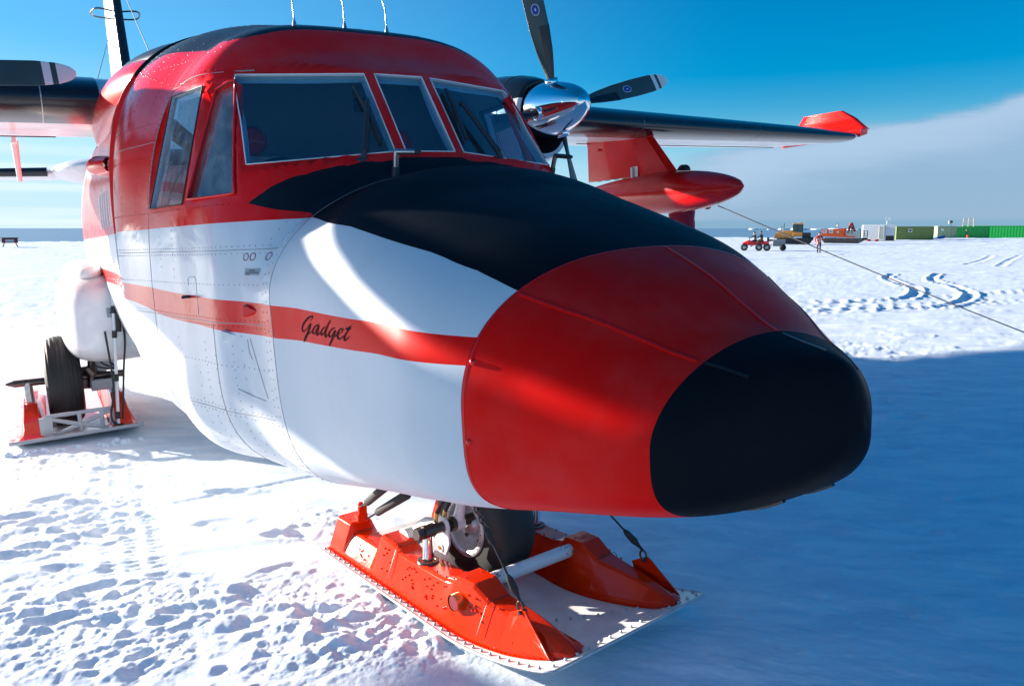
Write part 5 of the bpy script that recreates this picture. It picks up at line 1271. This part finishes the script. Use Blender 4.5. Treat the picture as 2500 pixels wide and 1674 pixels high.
mb = MB(); mb.box((.2, 0, 2.75), (.08, .08, .2)); mb.box((.9, -.3, 2.72), (.16, .16, .12)); PT(mb, 'beacon', [M_orr], T)
# tracked carrier
K = empty('tracked_carrier', place(45.6, 106.0), axis_ang(45.6, 106)); tag(K, 'orange-red tracked snow vehicle with folded crane and slatted load bed', 'snow vehicle')
mb = MB(); mb.loft([[(-2.55, -.95, .95), (-2.55, .95, .95), (-2.45, .95, 1.9), (-2.45, -.95, 1.9)], [(.3, -.95, .8), (.3, .95, .8), (.3, .95, 1.98), (.3, -.95, 1.98)]], smooth=False); PT(mb, 'cab', [M_orr], K, bevel=.06)
for x, w_ in ((-2.1, .42), (-1.3, .40)):
    mb = MB(); mb.box((x, -.965, 1.6), (w_, .03, .36)); f = PT(mb, 'window', [mat('pale_window', (.45, .50, .55), .2)], K)
    mb = MB(); mb.box((x, -.97, 1.6), (w_+.1, .02, .46)); PT(mb, 'frame', [M_white], f)
mb = MB(); mb.lathe([(0, .17), (.02, .17), (.021, .001)], (-.45, -.985, 1.5), 'Y', 18); PT(mb, 'round_emblem', [mat('pale_yellow_emblem', (.75, .65, .35), .5)], K)
mb = MB(); mb.box((1.0, 0, .95), (1.6, 1.8, .3)); mb.box((.45, 0, 1.55), (.4, 1.5, 1.0)); PT(mb, 'load_bed', [M_orr], K)
mb = MB()
for z in (1.05, 1.3, 1.55): mb.box((1.65, -.95, z), (1.5, .05, .12))
for x in (.95, 2.35): mb.box((x, -.97, 1.3), (.09, .05, .7))
PT(mb, 'bed_slats', [M_wood], K)
mb = MB(); mb.tube([(.9, .1, 1.3), (1.1, .1, 2.7), (1.25, .1, 2.75), (1.75, .1, 1.5)], .15, n=8); mb.tube([(1.35, .1, 1.2), (1.3, .1, 2.3)], .1, n=6); PT(mb, 'folded_crane', [mat('crane_red', (.45, .05, .02), .5)], K)
mb = MB()
for x in (2.45, 2.9, 3.3): mb.box((x, -.9, 1.35), (.05, .05, .75)); mb.box((x, .9, 1.35), (.05, .05, .75))
for z in (1.3, 1.7): mb.box((2.87, -.9, z), (.9, .05, .05)); mb.box((2.87, .9, z), (.9, .05, .05))
mb.box((2.85, 0, .95), (1.0, 1.8, .08)); PT(mb, 'rear_platform', [M_dk], K)
for y in (-.85, .85):
    mb = MB(); mb.poly([(-2.1, y-.2, .0), (-2.45, y-.2, .45), (-2.1, y-.2, .72), (2.6, y-.2, .72), (2.9, y-.2, .35), (2.2, y-.2, .0)], .4, (0, 1, 0)); tr = PT(mb, 'crawler_track', [mat('track_snowy', (.10, .09, .085), .8)], K, bevel=.04)
    mb = MB()
    for x in (-1.75, -.9, 0, .9, 1.7): mb.lathe([(0, .27), (.05, .27), (.06, .001)], (x, y-.24 if y < 0 else y+.18, .32), 'Y', 16); mb.lathe([(0, .14), (.08, .12), (.081, .001)], (x, y-.26 if y < 0 else y+.2, .32), 'Y', 12, 1)
    PT(mb, 'road_wheels', [M_dk, mat('wheel_orange_hub', (.5, .2, .1), .5)], tr)
mb = MB(); mb.tube([(-.9, -.3, 1.98), (-.6, 0, 2.35), (-.1, .2, 1.98)], .03, n=6); mb.lathe([(-.14, .05), (0, .16), (.14, .05)], (-.5, 0, 2.42), 'Z', 12); mb.box((-.45, 0, 2.6), (.6, .3, .06)); PT(mb, 'roof_lamp_bar', [M_grey], K)
mb = MB(); mb.lathe([(-.1, .28), (.1, .28)], (3.2, -.4, .45), 'Y', 14); mb.box((2.9, 0, .6), (.9, .8, .3)); PT(mb, 'winch_drum', [M_dk], K)
# white cabin
K = empty('white_cabin', place(59.3, 124.0), axis_ang(59.3, 124)); tag(K, 'white rounded cabin with mast aerials and a grey equipment end', 'cabin')
mb = MB(); mb.box((-.7, 0, 1.3), (3.4, 2.4, 2.6)); PT(mb, 'wall', [M_cab], K, bevel=.18)
mb = MB(); mb.box((.45, -1.22, 1.35), (.38, .05, 1.9)); PT(mb, 'door', [mat('grey_door', (.45, .47, .45), .5)], K)
mb = MB(); mb.box((.18, -1.22, 1.35), (.1, .06, 2.0)); mb.box((.78, -1.22, 1.35), (.16, .06, 2.0)); PT(mb, 'door_frame', [mat('cream_trim', (.7, .62, .42), .6)], K)
mb = MB(); mb.box((1.75, 0, 1.75), (1.45, 2.3, 1.75)); mb.box((1.1, 0, .5), (.1, 2.2, .9)); mb.box((2.4, 0, .5), (.1, 2.2, .9)); PT(mb, 'equipment_housing', [mat('housing_grey', (.52, .54, .57), .5)], K)
mb = MB(); mb.box((1.75, -.3, .5), (1.2, 1.2, .85)); PT(mb, 'generator', [M_dk], K)
mb = MB(); mb.tube([(1.2, 0, 2.6), (1.2, 0, 3.5)], .05, n=8); mb.box((1.0, 0, 3.55), (.12, .12, .55)); mb.box((1.45, 0, 3.6), (.14, .1, .3)); mb.tube([(1.0, 0, 3.3), (1.5, 0, 3.3)], .04, n=6); mb.box((1.6, 0, 3.35), (.1, .1, .3)); PT(mb, 'aerial_mast', [M_white], K)
for x, c_ in ((-2.05, 0), (-.9, 0)):
    r = empty('fuel_drum', place(59.3+x*1.1, 122.3), 0); mb = MB(); mb.lathe([(-.3, .001), (-.3, .16), (.3, .16), (.3, .001)], (0, 0, .15), 'X', 14); mb.build('drum_body', [mat('red_drum', (.45, .02, .02), .5)], r)
    tag(r, 'red drum lying in the snow at the left foot of the white cabin' if x < -1.5 else 'red drum lying in the snow before the middle of the white cabin', 'drum')
def container(nm, x, D, L, W_, H_, m, lab, yaw=0., extra=None):
    r = empty(nm, Vector((x, D, gz(x, D)-.10)), axis_ang(x, D)+yaw); tag(r, lab, 'container')
    mb = MB(); n = int(L/.28); pts = []
    for i in range(n+1):
        a = -L/2+L*i/n; pts += [(a, -W_/2+(.010 if i % 2 else 0), 0), (min(a+L/n*.6, L/2), -W_/2+(.010 if i % 2 else 0), 0)]
    n2 = int(W_/.28)
    for i in range(n2+1): a = -W_/2+W_*i/n2; pts += [(L/2-(.010 if i % 2 else 0), a, 0)]
    pts += [(L/2, W_/2, 0), (-L/2, W_/2, 0)]
    mb.loft([[(a, b, .12) for a, b, c in pts], [(a, b, H_-.1) for a, b, c in pts]], smooth=False); PT(mb, 'wall', m, r)
    mb = MB()
    for z in (.06, H_-.05):
        for b in (-W_/2, W_/2): mb.box((0, b, z), (L+.06, .1, .14))
        for a in (-L/2, L/2): mb.box((a, 0, z), (.1, W_-.12, .139))
    for a in (-L/2, L/2):
        for b in (-W_/2, W_/2): mb.box((a, b, H_/2), (.12, .12, H_+.01))
    PT(mb, 'corner_frame', m, r); return r
r = container('storage_container', 72.0, 137.5, 6.06, 2.44, 2.45, M_olive, 'olive green container with a small white-framed window', .28)
mb = MB(); mb.box((-.8, -1.25, 1.75), (.42, .04, .42)); f = PT(mb, 'window', [M_glassd], r); mb = MB()
for a, b, c_, d_2 in ((-.8, 1.99, .62, .1), (-.8, 1.51, .62, .1), (-1.06, 1.75, .1, .40), (-.54, 1.75, .1, .40)): mb.box((a, -1.27, b), (c_, .04, d_2))
PT(mb, 'window_frame', [M_white], f)
mb = MB(); mb.lathe([(0, .08), (.03, .08), (.031, .001)], (-2.5, -1.27, 1.5), 'Y', 12); PT(mb, 'vent', [M_white], r)
r = container('storage_container', 82.2, 145.5, 3.2, 2.44, 2.25, M_pale, 'pale grey-green container with a round white emblem', .34)
mb = MB(); mb.lathe([(0, .26), (.03, .26), (.031, .001)], (-.85, -1.27, 1.55), 'Y', 20); PT(mb, 'round_emblem', [M_white], r)
r = container('storage_container', 94.0, 157.0, 6.06, 2.44, 2.45, M_green, 'bright green container carrying a timber railing on its roof', .30)
r2 = container('storage_container', 107.5, 171.0, 12.2, 2.44, 2.7, M_green, 'bright green container farthest right, half behind the drift', .02)
r3 = empty('timber_railing', Vector((93.2, 156.6, gz(93.2, 156.6)+2.36)), axis_ang(93.2, 156.6)); tag(r3, 'pale timber railing frame on the roof of the bright green container', 'railing')
for b in (-.9, .9):
    mb = MB()
    for a in (-.85, 0, .85): mb.tube([(a*1.1, b, 0), (a, b, 1.75)], .06, n=6)
    for z in (.9, 1.7): mb.tube([(-.95, b, z), (.95, b, z)], .055, n=6)
    PT(mb, 'rail_side', [M_wood], r3)
mb = MB(); [mb.tube([(a, -.9, z), (a, .9, z)], .05, n=6) for a in (-.85, .85) for z in (.9, 1.7)]; PT(mb, 'cross_rail', [M_wood], r3)
r = empty('camera_pole', place(81.0, 141.5), 0); tag(r, 'thin pole with a dark instrument head before the pale container', 'pole')
mb = MB(); mb.tube([(0, 0, 0), (0, 0, 2.9)], .05, n=8); PT(mb, 'pole', [M_dk], r); mb = MB(); mb.box((0, 0, 3.05), (.5, .3, .42)); PT(mb, 'instrument_head', [M_dk], r, bevel=.05); mb = MB(); mb.box((-.35, 0, 2.95), (.2, .2, .45)); PT(mb, 'white_box', [M_white], r)
r = empty('ladder_stack', place(85.1, 142.8), -.3); tag(r, 'dark props leaning on the end of the pale container', 'props')
mb = MB(); mb.tube([(-.5, 0, 0), (-.3, 0, 1.5)], .07, n=6); mb.tube([(.6, 0, 0), (-.1, .1, 1.4)], .06, n=6); mb.tube([(.1, 0, 0), (-.25, .1, 1.1)], .06, n=6); PT(mb, 'prop', [M_strut], r); mb = MB(); mb.lathe([(0, .001), (0, .18), (.45, .18), (.5, .001)], (-.1, -.1, 0), 'Z', 12); PT(mb, 'orange_canister', [M_orr], r)
r = empty('blue_tarpaulin', place(78.7, 141.0), 0); tag(r, 'crumpled blue tarpaulin on the snow left of the pale container', 'tarpaulin')
mb = MB(); mb.loft([[(-1.4, -.3, 0), (-1.4, .3, 0), (-1.3, 0, .1)], [(-.3, -.5, 0), (-.3, .5, 0), (-.3, 0, .38)], [(.9, -.2, .1), (.9, .2, .1), (1.2, 0, .75)]], smooth=False); PT(mb, 'sheet', [mat('blue_tarp', (.02, .12, .40), .5)], r)
# quad bike and trailer
Q = empty('quad_bike', place(22.6, 71.0), axis_ang(22.6, 71)); tag(Q, 'red quad bike with six black wheels and two riders', 'quad bike')
mb = MB(); mb.loft([[(-1.1, -.3, .55), (-1.1, .3, .55), (-1.1, .3, .75), (-1.1, -.3, .75)], [(-.6, -.4, .5), (-.6, .4, .5), (-.6, .4, .98), (-.6, -.4, .98)], [(.1, -.25, .5), (.1, .25, .5), (.1, .25, .82), (.1, -.25, .82)], [(1.2, -.42, .6), (1.2, .42, .6), (1.2, .42, .9), (1.2, -.42, .9)]], smooth=False); PT(mb, 'body', [M_red], Q, bevel=.06)
mb = MB(); mb.box((.25, 0, .92), (1.0, .34, .16)); PT(mb, 'seat', [M_dk], Q, bevel=.04)
mb = MB(); mb.tube([(-.55, -.4, 1.18), (-.5, 0, 1.1), (-.55, .4, 1.18)], .025, n=6); mb.tube([(-.5, 0, .9), (-.5, 0, 1.1)], .03, n=6); PT(mb, 'handlebar', [M_dk], Q)
wh = None
for x in (-.95, .35, 1.05):
    for y in (-.5, .5):
        mb = MB(); mb.lathe([(-.13, .18), (-.13, .28), (-.08, .33), (.08, .33), (.13, .28), (.13, .18)], (x, y, .33), 'Y', 20); o = PT(mb, 'wheel', [M_rub], Q); mb = MB(); mb.lathe([(-.10, .001), (-.1, .17), (.1, .17), (.1, .001)], (x, y, .33), 'Y', 14); PT(mb, 'rim', [M_grey], o)
R_ = empty('cargo_trailer', place(25.0, 71.5), axis_ang(25, 71.5)); tag(R_, 'small grey box trailer on two wheels behind the quad bike', 'trailer')
mb = MB(); mb.box((0, 0, .72), (1.1, .9, .62)); mb.tube([(-.5, 0, .5), (-1.2, 0, .45)], .04, n=6); PT(mb, 'box', [mat('grey_trailer', (.35, .34, .32), .6)], R_, bevel=.02)
for y in (-.5, .5): mb = MB(); mb.lathe([(-.08, .001), (-.08, .28), (-.05, .30), (.05, .30), (.08, .28), (.08, .001)], (.35, y, .30), 'Y', 20); PT(mb, 'wheel', [M_rub], R_)
# sledge with a red load, far left
S_ = empty('loaded_sledge', place(-55.2, 84.0), axis_ang(-55.2, 84)); tag(S_, 'dark red snow sledge loaded low, alone on the snow at far left', 'sledge')
mb = MB(); mb.box((0, 0, .72), (1.5, 1.0, .42)); mb.box((0, 0, .98), (1.65, 1.05, .08), 1); PT(mb, 'load', [mat('maroon_load', (.16, .015, .03), .6), M_dk], S_, bevel=.03)
mb = MB(); mb.box((0, -.52, .68), (.8, .03, .26)); PT(mb, 'grey_panel', [M_grey], S_)
for x in (-.55, .55): mb = MB(); mb.box((x, 0, .42), (.1, .9, .2)); mb.tube([(x*1.0, -.5, .35), (x*1.25, -.5, .03), (x*1.25, .5, .03), (x, .5, .35)], .05, n=6); PT(mb, 'runner_leg', [M_dk], S_)
mb = MB(); mb.box((0, 0, .47), (1.6, .9, .06)); PT(mb, 'deck', [M_dk], S_)

# ---- people (skinned figures)
M_skin = mat('skin', (.45, .25, .17), .55); M_hair = mat('dark_hair', (.02, .015, .012), .7)
def person(name, lab, loc, rz, J, mats, zsplit, hair=True, scale=1., group=None):
    """J: dict of joint positions; mats = (trousers/boots, jacket, skin)"""
    vs = []; es = []; rd = []
    def v(p, r): vs.append(Vector(p)*scale); rd.append(r*scale); return len(vs)-1
    def ch(i, pts):
        for p, r in pts: j = v(p, r); es.append((i, j)); i = j
        return i
    pel = v(J['pel'], .15); chest = ch(pel, [(tuple((Vector(J['pel'])*.5+Vector(J['chest'])*.5)), .145), (J['chest'], .17)])
    nk = ch(chest, [(tuple(Vector(J['chest'])+Vector((0, 0, .14))), .11), (J['neck'], .062)])
    hd = Vector(J['head']); nk2 = ch(nk, [(tuple(hd-Vector((0, 0, .05))), .078), (tuple(hd+Vector((0, 0, .03))), .092), (tuple(hd+Vector((0, 0, .10))), .062)])
    for s in ('l', 'r'):
        h, k, a = [Vector(J[s+q]) for q in ('hip', 'kne', 'ank')]; t = Vector(J.get(s+'toe', tuple(a+Vector((0, -.17, -.05)))))
        ch(pel, [(tuple(h), .105), (tuple(h*.5+k*.5), .088), (tuple(k), .068), (tuple(k*.5+a*.5), .066), (tuple(a), .052), (tuple(a*.35+t*.65+Vector((0, 0, -.01))), .050), (tuple(t), .035)])
        sh, e, wr = [Vector(J[s+q]) for q in ('sho', 'elb', 'wri')]; wr_i = ch(chest, [(tuple(sh), .085), (tuple(sh*.5+e*.5), .068), (tuple(e), .056), (tuple(e*.5+wr*.5), .052), (tuple(wr), .036)])
        d = (wr-e).normalized(); sd = d.cross(Vector((0, 1, 0))); sd = sd.normalized() if sd.length > .1 else Vector((1, 0, 0))
        pm = ch(wr_i, [(tuple(wr+d*.06), .034)])
        for q, ln in ((-.030, .065), (-.010, .082), (.010, .078), (.029, .062)): ch(pm, [(tuple(wr+d*.095+sd*q), .0115), (tuple(wr+d*(.095+ln*.6)+sd*q*1.05+Vector((0, -.01, 0))), .010), (tuple(wr+d*(.09+ln)+sd*q+Vector((0, -.028, 0))), .008)])
        ch(wr_i, [(tuple(wr+d*.03+sd*.040), .013), (tuple(wr+d*.07+sd*.055), .011)])
    me = bpy.data.meshes.new(name); me.from_pydata([tuple(q) for q in vs], es, []); o = bpy.data.objects.new(name, me); C.objects.link(o)
    sk = o.modifiers.new('skin', 'SKIN'); sk.use_smooth_shade = True
    for d, r in zip(me.skin_vertices[0].data, rd): d.radius = (r, r)
    me.skin_vertices[0].data[0].use_root = True
    sb = o.modifiers.new('sub', 'SUBSURF'); sb.levels = 1; sb.render_levels = 1
    dg = bpy.context.evaluated_depsgraph_get(); m2 = bpy.data.meshes.new_from_object(o.evaluated_get(dg)); o.modifiers.clear(); o.data = m2
    for m in mats: m2.materials.append(m)
    hz = (hd.z-.16)*scale; wrs = [Vector(J[q+'wri'])*scale for q in 'lr']; els = [Vector(J[q+'elb'])*scale for q in 'lr']
    for f in m2.polygons:
        c = f.center; f.use_smooth = True; mi = 0
        if c.z > zsplit*scale: mi = 1
        for wv, ev in zip(wrs, els):
            if (c-wv).length < .32*scale and (c-wv).dot((wv-ev).normalized()) > -.28*scale and (c-ev).length < .5*scale and abs((c-wv).length) < .3*scale: mi = 1
            if (c-wv).length < .24*scale and (c-wv).dot((wv-ev).normalized()) > .0: mi = 2
        if c.z > hz: mi = 2
        f.material_index = mi
    root = o; o.location = loc; o.rotation_euler = (0, 0, rz); tag(o, lab, 'person', group)
    h2 = hd*scale; fr = Vector((0, -1, 0))
    if hair:
        mb = MB(); rr = []
        for i in range(9):
            t = i/8; a = -.35+t*(math.pi/2+.35); r = .104*math.cos(a)*scale; z = .118*math.sin(a)*scale
            rr.append([(h2.x+r*math.cos(p)*.93, h2.y+.012*scale+r*math.sin(p)*1.08-(0 if math.sin(p) > -.3 else (1-t)*-.03*scale), h2.z+.035*scale+z+(.05*scale*(1-t) if math.sin(p) < -.3 else 0)) for p in np.linspace(0, 2*math.pi, 18, endpoint=False)])
        mb.loft(rr); mb.build('hair', [M_hair], o)
    # nose, ears, eyes and mouth
    mb = MB(); s = scale
    mb.loft([[tuple(h2+Vector(q)*s) for q in ((-.012, -.088, .03), (.012, -.088, .03), (0, -.098, .035))], [tuple(h2+Vector(q)*s) for q in ((-.017, -.088, -.012), (.017, -.088, -.012), (0, -.118, -.008))]], 0)
    for q in (-1, 1): mb.lathe([(-.008, .004), (0, .024), (.008, .004)], h2+Vector((q*.092, 0, .01))*s, 'X', 10)
    mb.box(h2+Vector((0, -.088, -.040))*s, (.045*s, .008*s, .008*s), 1)
    for q in (-1, 1): mb.box(h2+Vector((q*.034, -.088, .028))*s, (.022*s, .01*s, .010*s), 1)
    mb.build('face', [M_skin, M_hair], o); return o
def stand(lean=0, arm=.15):
    return dict(pel=(0, 0, .95), chest=(0, .0, 1.28), neck=(0, 0, 1.48), head=(0, -.02, 1.62), lhip=(.10, 0, .90), lkne=(.11, -.03, .50), lank=(.12, .02, .09), rhip=(-.10, 0, .90), rkne=(-.12, -.08, .50), rank=(-.11, -.10, .09),
                lsho=(.19, 0, 1.40), lelb=(.27, .03, 1.13), lwri=(.26, -.08, .90), rsho=(-.19, 0, 1.40), relb=(-.27, .03, 1.13), rwri=(-.27, -.06, .89))
M_jred = mat('red_parka', (.42, .012, .018), .8); M_trd = mat('dark_trousers', (.018, .02, .035), .85); M_jdk = mat('navy_jacket', (.02, .025, .045), .8); M_jbr = mat('ochre_overalls', (.28, .14, .05), .8); M_jmag = mat('crimson_jacket', (.30, .01, .035), .8)
J = stand(); J.update(lelb=(.33, .0, 1.18), lwri=(.16, -.14, 1.14), relb=(-.34, 0, 1.16), rwri=(-.30, -.10, .92))
person('person', 'person in a red parka and dark trousers standing on the open snow', place(25.8, 64.2), axis_ang(25.8, 64.2)+.3, J, (M_trd, M_jred, M_skin), .82)
def ride():
    return dict(pel=(0, 0, .98), chest=(0, -.10, 1.30), neck=(0, -.14, 1.48), head=(0, -.17, 1.62), lhip=(.12, -.02, .96), lkne=(.26, -.40, .88), lank=(.28, -.30, .45), rhip=(-.12, -.02, .96), rkne=(-.26, -.40, .88), rank=(-.28, -.30, .45),
                lsho=(.19, -.10, 1.42), lelb=(.28, -.34, 1.25), lwri=(.26, -.58, 1.2), rsho=(-.19, -.10, 1.42), relb=(-.28, -.34, 1.25), rwri=(-.26, -.58, 1.2))
qa = axis_ang(22.6, 71)
fx = Vector((math.cos(qa), math.sin(qa), 0)); ql = place(22.6, 71)
person('person', 'front rider in a navy jacket steering the quad bike', ql+fx*.05, qa-math.pi/2, ride(), (M_trd, M_jdk, M_skin), .99)
J = ride(); J.update(lelb=(.26, -.30, 1.2), relb=(-.26, -.30, 1.2), lwri=(.17, -.48, 1.12), rwri=(-.17, -.48, 1.12))
person('person', 'rear passenger in ochre overalls on the quad bike', ql+fx*.62+Vector((0, 0, .06)), qa-math.pi/2, J, (M_jbr, M_jdk, M_skin), 1.15)
# helper behind the port pod, up on a step ladder
pw = ac2w((-1.55, 6.15, -.45)); gzz = gz(pw[0], pw[1]); hz_ = .93
LD = empty('step_ladder', (pw[0]-.30, pw[1], gzz-.09), -.4); tag(LD, 'aluminium step ladder under the person behind the red underwing pod', 'ladder')
mb = MB()
for x in (-.25, .25): mb.tube([(x, -.35, 0), (x*.8, -.05, 1.0)], .022, n=6); mb.tube([(x, .5, 0), (x*.8, .12, 1.0)], .018, n=6)
PT(mb, 'ladder_frame', [M_alu], LD); mb = MB()
for i in range(3): mb.box((0, -.27+.08*i, .26+.26*i), (.46, .09, .025))
mb.box((0, .02, hz_-.02), (.42, .34, .03)); PT(mb, 'step', [M_alu], LD)
J = stand(); J.update(lelb=(.30, -.20, 1.22), lwri=(.20, -.45, 1.28), relb=(-.30, -.20, 1.22), rwri=(-.20, -.45, 1.28))
person('person', 'dark-haired person in crimson clothes working behind the red underwing pod', (pw[0]-.30, pw[1]+.02, gzz+hz_-.12), -.5+math.pi, J, (M_jmag, M_jmag, M_skin), .82)
# ---- tether rope from the pod to the snow on the right
a = ac2w((-.55, 5.3, -.93)); b = np.array([6.9, 6.9, .0]); d = b-a
e = ac2w((-.55, 5.3, -.93)); 
mb = MB(); P = [a+(b-a)*t+np.array([0, 0, -.05*math.sin(math.pi*t)]) for t in np.linspace(0, 1, 40)]
mb.tube(P, .0065, n=8); rope = mb.build('tether_rope', [mat('weathered_rope', (.36, .30, .28), .85, vary=.3, vscale=60)]); tag(rope, 'taut grey rope running from the red underwing pod down to the snow', 'rope')
